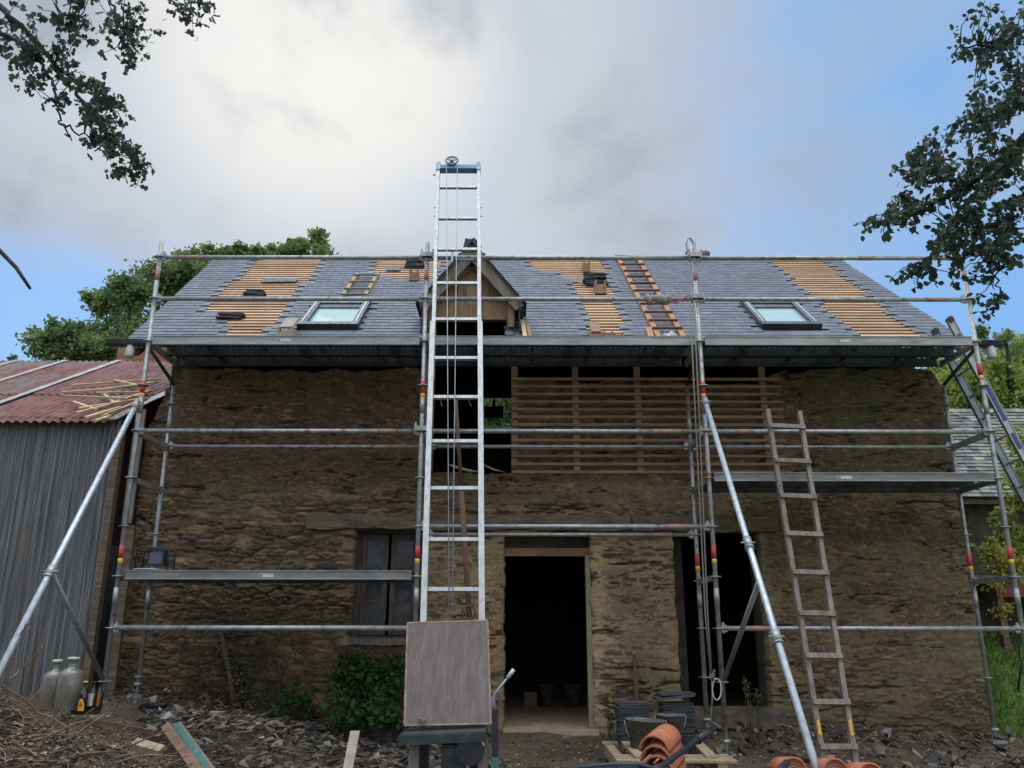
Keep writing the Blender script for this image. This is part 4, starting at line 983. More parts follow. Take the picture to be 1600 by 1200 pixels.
# ------------------------------------------------------------------ things resting on the roof
def slate_pile(label, cx, cy, wpx, hpx, n, lift=.03, peaked=False, upright=False, seed=1, group=None):
    p = roof_pt(cx, cy+hpx/2, lift); r = random.Random(seed); k = project(p); dep = (Vector((p.x, p.y, p.z))-Vector((0, 0, HC))).length
    wm = wpx/F*dep*.97; hm = hpx/F*dep
    g = MB(p)
    for i in range(n):
        f = i/n; L = .26
        ww = wm*(1-(.35*f if peaked else .08*f))*r.uniform(.9, 1.0)
        g.box(p+Vector((r.uniform(-.02, .02), .13+r.uniform(-.02, .02), hm*(f+.5/n))), (ww, L*r.uniform(.8, 1), hm/n*.86), Matrix.Rotation(r.uniform(-.06, .06), 4, 'Y') @ Matrix.Rotation(r.uniform(-.12, .12), 4, 'Z') @ Matrix.Rotation(r.uniform(-.05, .1), 4, 'X'))
    o = part('slate_pile', g, M_SLATEDK); tag(o, label, 'slate pile', group); return o
slate_pile('dark peaked pile of slates high on the left bare batten strip', 394, 456, 38, 15, 8, peaked=True, seed=2)
slate_pile('flat dark pile of slates low on the left bare batten strip', 357, 492, 40, 11, 7, seed=3)
slate_pile('dark slates heaped at the ridge left of the dormer', 647, 408, 34, 19, 9, seed=4, peaked=True)
slate_pile('tall dark stack of slates on the middle bare batten strip', 932, 434, 38, 23, 12, seed=5)
def bracket(label, cx, cy, wpx, hpx, m, back=False, seed=0):
    """timber block with an open front and a sloping arm lying up the roof"""
    p = roof_pt(cx, cy+hpx/2, .03); dep = (p-Vector((0, 0, HC))).length; w = wpx/F*dep; h = hpx/F*dep
    o = thing('roof_bracket', label, 'bracket', p, 'timber slate brackets on the roof')
    g = MB(); t = .022; c = p+Vector((0, .1, h/2))
    g.lohi((p.x-w/2, p.y, p.z), (p.x-w/2+t, p.y+.2, p.z+h)); g.lohi((p.x+w/2-t, p.y, p.z), (p.x+w/2, p.y+.2, p.z+h)); g.lohi((p.x-w/2+t, p.y+.01, p.z), (p.x+w/2-t, p.y+.03, p.z+h*.7)); g.lohi((p.x-w/2+t, p.y+.03, p.z), (p.x+w/2-t, p.y+.2, p.z+t))
    part('block', g, m, o)
    if back:
        g = MB(); q = p+Vector((.0, .06, h)); g.obox(q+RU*.14+RN*.02, Vector((w*.42, 0, 0)), RU*.17, RN*.012); part('arm', g, m, o)
M_BRK = mat('bracket_wood', (.36, .22, .13), (.24, .13, .08), 7, .8, stretch=(2, 2, 2), vary=.15)
M_BRKG = mat('bracket_wood_pale', (.42, .35, .26), (.30, .24, .17), 7, .8, vary=.1)
bracket('pale timber bracket left of the left roof window', 444, 520, 24, 20, M_BRKG, True)
bracket('orange timber bracket below the ridge slates left of the dormer', 646, 428, 13, 19, M_BRK)
bracket('open timber bracket in front of the tall slate stack', 939, 447, 17, 22, M_BRK)
bracket('timber bracket with a long arm at the foot of the middle bare strip', 932, 523, 19, 12, M_BRK, True)
bracket('middle one of three timber brackets at the foot of the middle bare strip', 951, 523, 15, 12, M_BRK)
bracket('small dark timber bracket nearest the long roof ladder foot', 967, 524, 15, 10, M_BRK)
bracket('timber bracket upright at the ridge above the tall slate stack', 917, 414, 10, 20, M_BRK)
def small(name, label, cat, pts, m, w=.05, h=.03, lift=.05, group=None):
    a = roof_pt(*pts[0], lift); b = roof_pt(*pts[1], lift); g = MB((a+b)/2); g.beam(a, b, w, h, up=RN); tag(part(name, g, m), label, cat, group)
small('wood_offcut', 'pale wood offcut lying against the roof right of the dormer', 'offcut', ((821, 529), (816, 501)), M_PINE, group='offcuts beside the dormer')
small('wood_offcut', 'shorter reddish offcut just right of the pale one by the dormer', 'offcut', ((829, 529), (824, 506)), M_BRK, .04, .03, .05, 'offcuts beside the dormer')
small('wood_offcut', 'short orange plank beside the foot of the long roof ladder', 'offcut', ((1018, 529), (1013, 512)), M_BATTENO if False else M_RLAD, .07, .025)
for lab, c, w in (('loose grey slate lying across battens at the top of the left bare strip', (437, 438), 50), ('loose slate lying on the short bare strip above the short roof ladder', (615, 420), 20)):
    p = roof_pt(c[0], c[1], .03); g = MB(p); g.col = (.13, .14, .16); dep = (p-Vector((0, 0, HC))).length; ww = w/F*dep; k = 3 if w > 30 else 1
    for i in range(k): g.obox(p+Vector(((i-(k-1)/2)*ww/k, 0, 0))+RU*.01*i, Vector((ww/k*.53, 0, 0)), RU*.09, RN*.004)
    tag(part('loose_slate', g, M_SLATE), lab, 'slate')
g = MB(roof_pt(1047, 524)); r = random.Random(5)
for i in range(7): c = roof_pt(1040+i*2.4, 525+r.uniform(-3, 2), .06); g.lathe(c, [(.001, -.03), (.04*r.uniform(.7, 1.2), -.01), (.03, .02), (.001, .04)], 7, (r.uniform(-1, 1), r.uniform(-1, 1), 1))
tag(part('plastic_bag', g, M_WHITE), 'crumpled white bag at the foot of the long roof ladder', 'bag')
g = MB(P(1101, 404, 12.45)); c = P(1101, 398, 12.45); g.lathe(c+Vector((-.09, 0, 0)), [(.001, 0), (.06, 0), (.072, .03), (.066, .12), (.04, .17), (.001, .175)], 9, (1, 0, .1)); tag(part('log_block', g, M_GREYWOOD), 'rough stone coloured block sitting on the ridge right of the middle post', 'block')

# ------------------------------------------------------------------ SHED on the left
SHY = 9.42; SX1 = XL-.13
def build_shed():
    s = thing('corrugated_shed', 'grey corrugated iron shed with a red corrugated roof joined to the left of the house', 'shed', (-6.5, SHY, 0))
    ze = PZ(0, 660, SHY-.12); sl_ = math.radians(27.3); X0 = -9.6
    def corr(mb, x0, x1, pitch, amp, f):
        n = int((x1-x0)/pitch*8); vs = []
        for i in range(n+1):
            x = x0+(x1-x0)*i/n; a = amp*math.cos(2*math.pi*x/pitch); vs += f(x, a)
        m = len(vs)//(n+1); fs = []
        for i in range(n):
            for j in range(m-1): fs.append((i*m+j, (i+1)*m+j, (i+1)*m+j+1, i*m+j+1))
        mb.add(vs, fs, True)
    # sheets side by side with a small lap
    x = X0
    while x < SX1:
        x1 = min(x+.82, SX1); g = MB(); off = rnd.uniform(0, .008); lean = rnd.uniform(-.006, .006)
        corr(g, x, x1+.02, .076, .017, lambda xx, a: [(xx+lean*zz, SHY - a - off, zz) for zz in (-.1, 1.0, 2.0, ze+.1)]); part('wall_sheet', g, M_CORRW, s); x = x1
    up = Vector((0, math.cos(sl_), math.sin(sl_))); nn = Vector((0, -math.sin(sl_), math.cos(sl_))); E0 = Vector((0, SHY-.16, ze)); L = 4.12
    g = MB(); corr(g, X0, SX1+.0, .105, .014, lambda xx, a: [Vector((xx, 0, 0))+E0+up*q+nn*(a) for q in (0, 1.55)]); part('roof_sheet', g, M_CORRR, s)
    g = MB(); corr(g, X0, SX1+.0, .105, .014, lambda xx, a: [Vector((xx, 0, 0))+E0+up*q+nn*(a+.012) for q in (1.45, L)]); part('roof_sheet', g, M_CORRR, s)
    k = 0
    for px in (262, 187, 103, 28, -50, -120, -200):
        xr = P(px, 565, (E0+up*L).y).x
        g = MB(); r = random.Random(px); n = 26; q0 = 0.0 if k % 2 == 0 else .75; vs = []; fs = []
        if px == 262: xr = SX1-.03
        for i in range(n+1):
            q = q0+(L-q0)*i/n; lw = .05*r.uniform(.8, 1.2)
            for d in (-1, 1): vs.append(Vector((xr+d*lw, 0, 0))+E0+up*q+nn*.032)
        for i in range(n): fs.append((2*i, 2*i+1, 2*i+3, 2*i+2))
        m0 = len(vs); vs += [v-nn*.016 for v in vs]; fs += [(a+m0, d_+m0, c+m0, b+m0) for a, b, c, d_ in fs]; fs += [(0, m0, m0+1, 1)]
        g.add(vs, fs); part('grey_lap_strip', g, M_FLASH, s); k += 1
    # rear slope, ridge and side framing
    RR = E0+up*L; g = MB(); g.add([(X0, RR.y, RR.z+.0), (SX1, RR.y, RR.z+.0), (SX1, RR.y+3.6, ze), (X0, RR.y+3.6, ze)], [(0, 1, 2, 3)]); corr(g, X0, SX1, .105, .012, lambda xx, a: [Vector((xx, RR.y+q*math.cos(sl_)-.02, RR.z-q*math.sin(sl_)+a+.01)) for q in (0, 4.0)]); part('rear_roof_sheet', g, M_CORRR, s)
    g = MB(); g.lohi((X0, SHY+.03, -.2), (X0+.03, RR.y+3.6, ze-.1)); g.lohi((X0+.03, RR.y+3.5, -.2), (SX1, RR.y+3.55, ze)); part('rear_wall', g, M_CORRW, s)
    g = MB(); g.lohi((X0, SHY+.02, ze-.14), (SX1, SHY+.09, ze-.0)); part('eave_beam', g, M_BEAM, s)
    g = MB(); g.lohi((SX1-.02, SHY-.06, -.1), (SX1+.055, SHY+.04, ze-.08)); part('corner_post', g, M_BEAM, s)
    return E0, up, nn
E0, SUP, SNN = build_shed()
g = MB((XL+.0, YW-.08, .5)); x = PX(217, 700, YW-.1); g.lohi((x-.075, YW-.13, PZ(0, 818, YW-.1)), (x+.035, YW-.10, PZ(0, 640, YW-.1))); tag(part('upright_plank', g, M_GREYWOOD), 'grey upright plank fixed at the left corner of the house', 'plank')
g = MB((XL+.0, YW-.08, .5)); x = PX(200, 900, YW-.1); g.lohi((x-.05, YW-.20, .2), (x+.05, YW-.15, PZ(0, 822, YW-.1))); tag(part('upright_plank', g, M_BEAM), 'dark upright strip below the grey plank at the left house corner', 'plank')  # thin dark brown strip below the grey plank
# battens thrown on the shed roof
def shed_pt(px, py, lift): return on_plane(px, py, E0+SNN*lift, SNN)
STK = [((97, 613), (222, 604)), ((112, 602), (250, 592)), ((155, 609), (240, 598)), ((96, 618), (200, 623)), ((150, 614), (237, 612)), ((160, 614), (178, 629)), ((115, 628), (150, 640)), ((120, 645), (172, 632)), ((124, 638), (230, 622)),
       ((135, 652), (188, 636)), ((150, 653), (178, 644)), ((175, 630), (236, 610)), ((140, 641), (165, 637)), ((178, 594), (215, 602)), ((170, 645), (215, 632)), ((165, 622), (226, 618)), ((186, 640), (226, 622)), ((150, 657), (172, 650))]
for i, (a, b) in enumerate(STK):
    pa, pb = shed_pt(*a, .045+.014*(i % 5)), shed_pt(*b, .05+.014*(i % 4)); pb.x = min(pb.x, SX1-.02); g = MB((pa+pb)/2); g.beam(pa, pb, rnd.uniform(.025, .045), .022, up=SNN)
    tag(part('batten_offcut', g, M_PINE), 'pale yellow batten offcut in the heap thrown on the red shed roof', 'offcut', 'batten offcuts on the shed roof')
pa = shed_pt(98, 651, .03); g = MB(pa); g.box(pa, (.07, .05, .03)); tag(part('stone_chip', g, M_PINE), 'small lone chip on the shed roof left of the batten heap', 'chip')

# ------------------------------------------------------------------ work lamp on the lower left deck
def worklamp():
    y = (FY+RY)/2-.15; c = P(240, 897, y); z0 = kz(7)+.058; x = c.x; o = thing('work_lamp', 'black work lamp in a tube frame standing on the lower left deck', 'work lamp', (x, y, z0))
    g = MB(); g.box((x+.03, y, z0+.14), (.17, .12, .16)); part('lamp_body', g, M_BLACK, o)
    g = MB(); g.box((x+.03, y-.064, z0+.14), (.13, .006, .12)); part('lamp_glass', g, M_FRAME, o)
    g = MB(); w = .165
    for yy in (y-.09, y+.09): g.tube([(x-w, yy, z0+.02), (x-w, yy, z0+.20), (x-w+.03, yy, z0+.235), (x+w-.03, yy, z0+.235), (x+w, yy, z0+.2), (x+w, yy, z0+.02)], .009, 8)
    for xx in (x-w, x+w): g.tube([(xx, y-.12, z0+.011), (xx, y+.12, z0+.011)], .010, 8)
    g.tube([(x-.14, y-.1, z0+.21), (x-.03, y-.1, z0+.215)], .012, 6)
    part('tube_frame', g, M_BLACK, o)
    g = MB(); g.lathe((x-.02, y-.08, z0+.01), [(.001, 0), (.15, 0), (.15, .012), (.001, .012)], 20); part('metal_lid', g, M_ZINCL, o)
    g = MB(); r = random.Random(2); g.tube([(x+w-.02, y-.1, z0+.16), (x+w+.08, y-.12, z0+.12), (x+w+.05, y-.1, z0+.05), (x+w+.12, y-.1, z0+.02)], .006, 6); g.tube([(x-w, y-.1, z0+.18), (x-w-.08, y-.1, z0+.1), (x-w-.17, y-.1, z0+.01)], .004, 6); part('power_cord', g, M_BLACK, o)
worklamp()

# ------------------------------------------------------------------ things on the ground
def jar(name, label, px, py_base, Y, R, Hh, neck, m, capm, label_m=None, group=None, cat='bottle', z=None):
    b = P(px, py_base, Y); t = thing(name, label, cat, b, group)
    g = MB(); prof = [(.001, 0), (R*.95, 0), (R, R*.1), (R, Hh*(.66 if R > .05 else .6)), (R*.93, Hh*(.72 if R > .05 else .66)), (R*.7, Hh*(.765 if R > .05 else .71)), (neck*1.15, Hh*.80), (neck, Hh*.83), (neck, Hh*.98), (neck*1.15, Hh), (neck*.9, Hh)]
    g.lathe(b, prof, 24); part('glass_body', g, m, t)
    g = MB(); g.lathe(b+Vector((0, 0, Hh*.955)), [(.001, 0), (neck*1.25, 0), (neck*1.3, Hh*.03), (neck*1.2, Hh*.055), (.001, Hh*.06)], 16); part('cap', g, capm, t)
    return t, b
M_JAR = mat('clouded_glass', (.22, .195, .145), (.14, .125, .095), 8, .2, spec=.8, c3=(.30, .27, .22), c3scale=5)
YJ = 7.7
jar('demijohn', 'left one of two large clouded glass demijohns by the corrugated wall', 79, 1110, YJ+.12, .10, .42, .032, M_JAR, M_WHITE, group='glass demijohns by the shed', cat='demijohn')
jar('demijohn', 'right demijohn with the yellow topped neck, beside the brown bottles', 104, 1110, YJ, .105, .435, .038, M_JAR, M_YELP if False else M_WHITE, group='glass demijohns by the shed', cat='demijohn')
M_BROWN = mat('brown_bottle_glass', (.035, .014, .006), (.02, .009, .005), 5, .12, spec=.8)
def beer(px, Y, label, lm, kind):
    t, b = jar('beer_bottle', label, px, 1116, Y, .036, .265, .014, M_BROWN, M_YEL if kind == 0 else M_BLACK, group='brown bottles by the shed')
    g = MB(); n = 12; vs = []; fs = []
    z0, z1 = (.03, .13) if kind == 0 else (.07, .17)
    for i in range(n+1):
        a = -math.pi/2 + (i/n-.5)*1.7*(1 if kind == 0 else .7); top = z0+(z1-z0)*(math.sin(math.pi*i/n)**.6*.75+.25 if kind == 0 else 1)
        for z in (z0, top): vs.append(b+Vector((math.cos(a)*.0375, math.sin(a)*.0375, z)))
    for i in range(n): fs.append((2*i, 2*i+2, 2*i+3, 2*i+1))
    g.add(vs, fs); part('paper_label', g, lm, t)
    if kind == 0:
        g = MB(); g.box(b+Vector((0, -.0385, .075)), (.03, .002, .02)); g.box(b+Vector((0, -.0385, .095)), (.018, .002, .012)); part('label_mark', g, M_LABELD, t)
beer(117, YJ+.1, 'brown beer bottle half hidden beside the demijohns', M_LABEL, 0)
beer(127, YJ-.1, 'brown beer bottle with an arched orange label', M_LABEL, 0)
beer(141, YJ-.02, 'brown beer bottle with a white oblong label', M_WHITE, 1)
beer(151, YJ+.05, 'brown bottle against the left scaffold post', M_LABELD, 1)

def pallet():
    z = .20; x0, x1, y0, y1 = PX(958, 1160, 7.6), PX(1128, 1160, 7.6), 7.35, 8.55
    t = thing('pallet', 'pale wooden pallet with buckets and slate stacks on it', 'pallet', ((x0+x1)/2, y0, z-.2))
    M_P = mat('pallet_wood', (.42, .30, .17), (.28, .20, .12), 5, .85, stretch=(3, 3, 3), bump=.3, c3=(.2, .16, .12))
    for i, (a, b) in enumerate(((y0, y0+.10), (y0+.13, y0+.21), (y0+.26, y0+.34))):
        g = MB(); g.lohi((x0, a, z-.02), (x1+.06, b, z)); part('deck_board', g, M_P, t)
    g = MB(); g.lohi((x0, y1-.1, z-.02), (x1-.05, y1, z)); part('deck_board', g, M_P, t)
    for x in (x0+.02, (x0+x1)/2-.04, x1-.1):
        g = MB(); g.lohi((x, y0+.012, z-.115), (x+.08, y1, z-.022)); part('bearer', g, M_P, t)
    for a, b in ((P(975, 1143, 8.5), P(1000, 1180, 7.45)), (P(1085, 1143, 8.5), P(1112, 1178, 7.45))):
        a.z = z+.012; b.z = z+.012; g = MB(); g.beam(a, b, .09, .02); part('loose_board', g, M_P, t)
    return z
PZT = pallet()+.002
def slate_stack(label, px0, px1, pt_, Y, seed):
    r = random.Random(seed); x0, x1 = PX(px0, 1120, Y), PX(px1, 1120, Y); zt = PZ(0, pt_, Y-.05); z0 = PZT if Y < 8.6 else gzf((x0+x1)/2, Y); g = MB(((x0+x1)/2, Y, z0)); n = 26; h = (zt-z0)/n
    for i in range(n): g.box(((x0+x1)/2+r.uniform(-.01, .01), Y+.06+r.uniform(-.012, .012), z0+h*(i+.5)), ((x1-x0)*r.uniform(.95, 1), .26, h*.85), Matrix.Rotation(r.uniform(-.03, .03)*(1+i/8), 4, 'Z'))
    tag(part('slate_stack', g, M_SLATEDK), label, 'slate stack', 'slate stacks by the wall')
slate_stack('dark slate stack behind the mortar bucket, left of the doorway pier', 965, 1014, 1096, 8.45, 1)
slate_stack('wider dark slate stack behind the upright metal bucket', 1034, 1084, 1097, 8.42, 2)
p = P(1052, 1088, 8.4); g = MB(p); g.box(p+Vector((0, 0, .0)), (.36, .25, .02), Matrix.Rotation(-.10, 4, 'Y')); g.box(p+Vector((.03, 0, .025)), (.32, .25, .012), Matrix.Rotation(-.04, 4, 'Y')); tag(part('loose_slate', g, M_SLATEDK), 'tilted slates lying loose on top of the wider slate stack', 'slate')
def bucket(label, px, py_rim, wpx, Y, hh, m, inner, tilt=0, handle=True, zb=None, hs=1):
    c = P(px, py_rim, Y); dep = (Matrix(_Mi) @ c).z*-1; R = wpx/F*dep/2; zb = c.z-hh
    t = thing('bucket', label, 'bucket', (c.x, Y, zb), None); ax = Vector((math.sin(tilt), 0, math.cos(tilt)))
    g = MB(); g.lathe((c.x, Y, zb), [(.001, 0), (R*.68, 0), (R*.97, hh*.97), (R*1.04, hh*.975), (R*1.04, hh), (R*.95, hh), (R*.9, hh*.8), (R*.66, .03), (.001, .03)], 28, ax); part('pail', g, m, t)
    if inner: g = MB(); g.lathe((c.x, Y, zb), [(.001, hh*.72), (R*.5, hh*.70), (R*.86, hh*.76)], 20, ax); part('dried_mortar', g, M_MORTAR, t)
    if handle:
        top = Vector((c.x, Y, zb))+ax*hh*.97; g = MB(); pts = [top+Vector((hs*R*1.05*math.cos(a), -.25*R*math.sin(a), -R*1.25*math.sin(a))) for a in np.linspace(0, math.pi, 16)]; g.tube(pts, .004, 6); part('wire_handle', g, M_CABLE, t)
bucket('low rubber bucket caked with dried mortar on the pallet', 1006, 1124, 62, 7.95, .27, M_RUBBER, True, .05)
bucket('upright dented metal bucket behind the mortar bucket', 1047, 1116, 46, 8.2, .30, M_TINB, False, 0, True)
for lab, px, w in (('dark bucket standing inside the doorway, left', 853, 28), ('dark bucket standing inside the doorway, right', 895, 32)):
    bucket(lab, px, 1070, w, 12.2, PZ(0, 1070, 12.2)-.19, M_RUBBER, False, 0, False)
p = P(829, 1085, 12.1); g = MB((p.x, p.y, .19)); g.box((p.x, p.y, .19+.09), (.17, .13, .18)); g.box((p.x, p.y, .19+.187), (.18, .14, .012)); tag(part('carton', g, M_RACK), 'small brown carton inside the doorway beside the buckets', 'carton')

def half_tile(mb, c, axis, up, R, L, th=.014, taper=.92, n=14):
    axis = axis.normalized(); up = (up-axis*up.dot(axis)).normalized(); sd = axis.cross(up); vs = []
    for e, rr in ((0, 1), (1, taper)):
        for q in (R*rr, R*rr-th):
            for k in range(n+1): a = math.pi*k/n; vs.append(c+axis*L*e+sd*math.cos(a)*q+up*math.sin(a)*q)
    m = n+1; fs = []
    for k in range(n): fs += [(k, k+1, 2*m+k+1, 2*m+k), (m+k+1, m+k, 3*m+k, 3*m+k+1), (k+1, k, m+k, m+k+1), (2*m+k, 2*m+k+1, 3*m+k+1, 3*m+k)]
    fs += [(0, 2*m, 3*m, m), (m-1, 2*m-1, 4*m-1, 3*m-1)]
    mb.add(vs, fs, True)
def tiles():
    r = random.Random(4); ax = Vector((.42, .86, .14)); up = Vector((-.06, -.18, 1))
    top = P(1020, 1176, 6.0)
    for i in range(9):
        c = top+Vector((.008*i+.012, -.02*i*.4+.02, -.062*i)); g = MB(c); half_tile(g, c, ax, up, .108, .34)
        tag(part('ridge_tile', g, M_TERRA), 'topmost terracotta ridge tile of the nested stack' if i == 0 else ('second terracotta ridge tile from the top of the stack' if i == 1 else 'third terracotta ridge tile from the top of the stack' if i == 2 else 'terracotta ridge tile low in the nested stack, hidden behind the barrow handle'), 'tile', 'stacked terracotta ridge tiles')
    for i, (px, py, lab) in enumerate(((1240, 1184, 'left'), (1305, 1186, 'middle'), (1360, 1193, 'right'))):
        c = P(px, py, 5.6); g = MB(c); half_tile(g, c+Vector((0, 0, -.076)), Vector((.0, 1, -.12)), Vector((0, .1, 1)), .082, .3)
        for k in range(1, 5): half_tile(g, c+Vector((0, 0.01, -.076-.017*k)), Vector((.0, 1, -.12)), Vector((0, .1, 1)), .082, .3)
        tag(part('roof_tile', g, M_TERRA), lab + ' rounded terracotta tile pile at the bottom edge near the wooden ladder', 'tile', 'rounded terracotta tiles')
tiles()
def wheelbarrow():
    Y0 = 5.1; t = thing('wheelbarrow', 'dark blue wheelbarrow with black grip on its long handle beside the ridge tiles', 'wheelbarrow', (.8, Y0, -.2))
    M_T = mat('navy_tray', (.035, .042, .065), (.025, .03, .045), 9, .5, c3=(.14, .12, .09), c3thr=(.55, .7))
    rim = P(985, 1189, Y0); cx = rim.x-.03; zr = rim.z-.065
    rt = [(-.26, -.22), (.10, -.26), (.20, -.16), (.20, .14), (.08, .22), (-.26, .18)]; bt = [(-.14, -.14), (.16, -.16), (.2, -.1), (.2, .1), (.16, .16), (-.14, .14)]
    ang = math.radians(24); cs, sn = math.cos(ang), math.sin(ang)
    def q(p, z): x, y = p; return Vector((cx+x*cs-y*sn, Y0+.1+x*sn+y*cs, z))
    g = MB(); n = 6; vs = [q(p, zr) for p in rt]+[q(p, zr-.24) for p in bt]+[q((p[0]*.96, p[1]*.96), zr) for p in rt]+[q((p[0]*.94, p[1]*.94), zr-.232) for p in bt]
    fs = [(i, (i+1) % n, n+(i+1) % n, n+i) for i in range(n)]+[tuple(range(n, 2*n))]+[(2*n+(i+1) % n, 2*n+i, 3*n+i, 3*n+(i+1) % n) for i in range(n)]+[tuple(reversed(range(3*n, 4*n)))]+[(i, 2*n+i, 2*n+(i+1) % n, (i+1) % n) for i in range(n)]
    g.add(vs, fs); part('tray', g, M_T, t)
    g = MB(); pts = [q(p, zr) for p in rt]; g.tube(pts+[pts[0]], .013, 8); part('tray_rim', g, M_T, t)
    a = P(1030, 1200, Y0-.05); b = P(1100, 1149, 5.6); c = P(1113, 1140, 5.72); d = (b-a)
    for off, full in ((Vector((0, 0, 0)), 1), (Vector((.30, -.52, -.12)), 0)):
        g = MB(); g.tube([a-d*1.0+off*.8, a+off, b+off], .018, 10); h = part('handle', g, M_BLACK, t)
        g = MB(); g.tube([b-d*.16+off, c+off], [.022, .021], 12); g.lathe(b-d*.16+off, [(.018, 0), (.027, .0), (.027, .012), (.02, .012)], 12, d); part('grip', g, M_BLACK, h)
    wh = q((-.42, 0), .02); g = MB(); g.torus(wh, .15, .04, Vector((-sn, cs, 0))); w = part('wheel', g, M_BLACK, t); g = MB(); g.tube([wh+Vector((-sn, cs, 0))*-.04, wh+Vector((-sn, cs, 0))*.04], .09, 14); part('rim', g, M_GREYM, w)
    for s in (-.18, .18): g = MB(); g.tube([q((.15, s), zr-.24), q((.3, s), gzf(cx, Y0))], .014, 8); part('leg', g, M_BLACK, t)
wheelbarrow()
def plank(label, a, b, w, h, m, up=(0, -1, .4), name='plank', m2=None):
    g = MB((a+b)/2); g.beam(a, b, w, h, up=up); o = part(name, g, m); tag(o, label, 'plank')
    if m2:
        g = MB(); u = Vector(up); d = (b-a).normalized(); s = d.cross(u).normalized(); u = s.cross(d); g.beam(a+u*(h/2+.002)+s*w*.0, b+u*(h/2+.002), w*.6, .003, up=up); part('painted_face', g, m2, o)
plank('brown plank lying beside the green painted one, lower left', P(259, 1134, 7.4), P(318, 1215, 6.4), .07, .03, M_RACK)
plank('plank with green painted face slanting down at the lower left', P(277, 1134, 7.45), P(340, 1222, 6.3), .075, .03, M_GREYWOOD, m2=M_TEAL)
plank('short pale stake standing in the slate rubble before the nettles', P(555, 1143, 7.2), P(541, 1215, 6.9), .075, .02, M_BRKG, up=(0, -1, 0), name='stake')
p = P(228, 1178, 6.8); g = MB(p); g.box(p, (.22, .1, .15), Matrix.Rotation(.25, 4, 'Y') @ Matrix.Rotation(.3, 4, 'X')); tag(part('stone_block', g, M_MORTAR), 'pale squared stone beside the two slanting planks', 'stone')
a, b = P(140, 1125, 7.55), P(243, 1145, 7.35); g = MB((a+b)/2); g.beam(a, b, .03, .035); tag(part('iron_bar', g, M_RUST), 'dark iron bar lying across the brush below the left scaffold post', 'bar')
p = P(240, 1110, 8.9); g = MB(p); g.lathe(p+Vector((0, 0, -.06)), [(.001, 0), (.11, 0), (.14, .11), (.146, .115), (.13, .115), (.10, .02), (.001, .02)], 24); tag(part('basin', g, M_BLACK), 'shallow black basin on the ground at the left house corner', 'basin')
a, b = P(991, 1022, YW-.03), P(995, 1096, YW-.09); g = MB((a+b)/2); g.beam(a, b, .035, .02); tag(part('iron_stake', g, M_RUST), 'thin dark iron rod standing against the pier between the doorways', 'rod')
a, b = P(1322, 1155, 8.3), P(1350, 1182, 7.7); a.z = gzf(a.x, a.y)+.05; b.z = gzf(b.x, b.y)+.06; g = MB(a); g.beam(a, b, .05, .02); tag(part('plank', g, M_BRKG), 'short pale lath on the ground at the foot of the wooden ladder', 'plank')
# branch lying in the upper opening
g = MB(P(730, 735, YW+.1)); g.tube([P(700, 726, YW+.1), P(716, 731, YW+.08), P(735, 736, YW+.05), P(746, 737, YW+.1)], [.01, .018, .02, .008], 6); g.tube([P(755, 726, YW+.05), P(772, 734, YW+.05), P(790, 738, YW+.1)], [.008, .012, .006], 6); tag(part('dry_branch', g, M_BRKG), 'dry branches lying in the sill of the upper opening', 'branch')

# ------------------------------------------------------------------ scatter: rubble, litter, brush
def scatter_plates(name, m, n, region, size, cols, seed, pile=None, thick=.1, label=None, cat=None, tiltmax=.5, lift=.0):
    r = np.random.RandomState(seed); pts = region(r, n); pts = pts[~((pts[:, 1] > 9.15) & (pts[:, 0] > O_DOOR[0]-.05) & (pts[:, 0] < O_DOOR[1]+.08))]; n = len(pts); x, y = pts[:, 0], pts[:, 1]
    z = gz(x, y) + lift
    if pile is not None: z = z + pile(x, y)*r.rand(n)**.5
    s = size[0]+(size[1]-size[0])*r.rand(n)**2.2; k = 5; V = []; Fs = []; C = []
    for i in range(n):
        ang = np.sort(r.rand(k)*2*np.pi); rr = s[i]*(.6+.6*r.rand(k)); loc = np.stack([np.cos(ang)*rr, np.sin(ang)*rr*(.5+.5*r.rand())], 1)
        tx, ty = (r.rand(2)-.5)*2*tiltmax; th = max(.002, s[i]*thick); a = r.rand()*6.28; ca, sa = math.cos(a), math.sin(a)
        X = loc[:, 0]*ca-loc[:, 1]*sa; Yv = loc[:, 0]*sa+loc[:, 1]*ca; Z = X*tx+Yv*ty
        b = len(V)
        for j in range(k): V.append((x[i]+X[j], y[i]+Yv[j], z[i]+Z[j]+th))
        for j in range(k): V.append((x[i]+X[j], y[i]+Yv[j], z[i]+Z[j]-.3*th))
        Fs.append(tuple(range(b, b+k)))
        for j in range(k): Fs.append((b+j, b+k+j, b+k+(j+1) % k, b+(j+1) % k))
        c = cols[r.randint(len(cols))]; v = .75+.5*r.rand(); C += [(c[0]*v, c[1]*v, c[2]*v, 1)]*(2*k)
    g = MB(); g.v = V; g.f = Fs; g.c = C
    o = part(name, g, m); o['kind'] = 'stuff'
    if label: o['label'] = label; o['category'] = cat
    return o
def box_region(x0, x1, y0, y1, p=1.0):
    return lambda r, n: np.stack([x0+(x1-x0)*r.rand(n), y0+(y1-y0)*r.rand(n)**p], 1)
def blob_region(cx, cy, rx, ry):
    def f(r, n): a = r.rand(n)*6.283; q = np.sqrt(r.rand(n))**.8; return np.stack([cx+rx*q*np.cos(a), cy+ry*q*np.sin(a)], 1)
    return f
SLC = [(.11, .105, .10), (.15, .145, .135), (.06, .058, .055), (.22, .215, .195), (.13, .105, .08), (.17, .13, .09), (.09, .075, .06)]
DRT = [(.20, .14, .09), (.12, .085, .055), (.28, .22, .15), (.09, .07, .05), (.36, .31, .24), (.16, .12, .08)]
def pile_l(x, y): return .22*np.exp(-((x+2.6)/1.3)**2-((y-7.9)/.9)**2) + .05
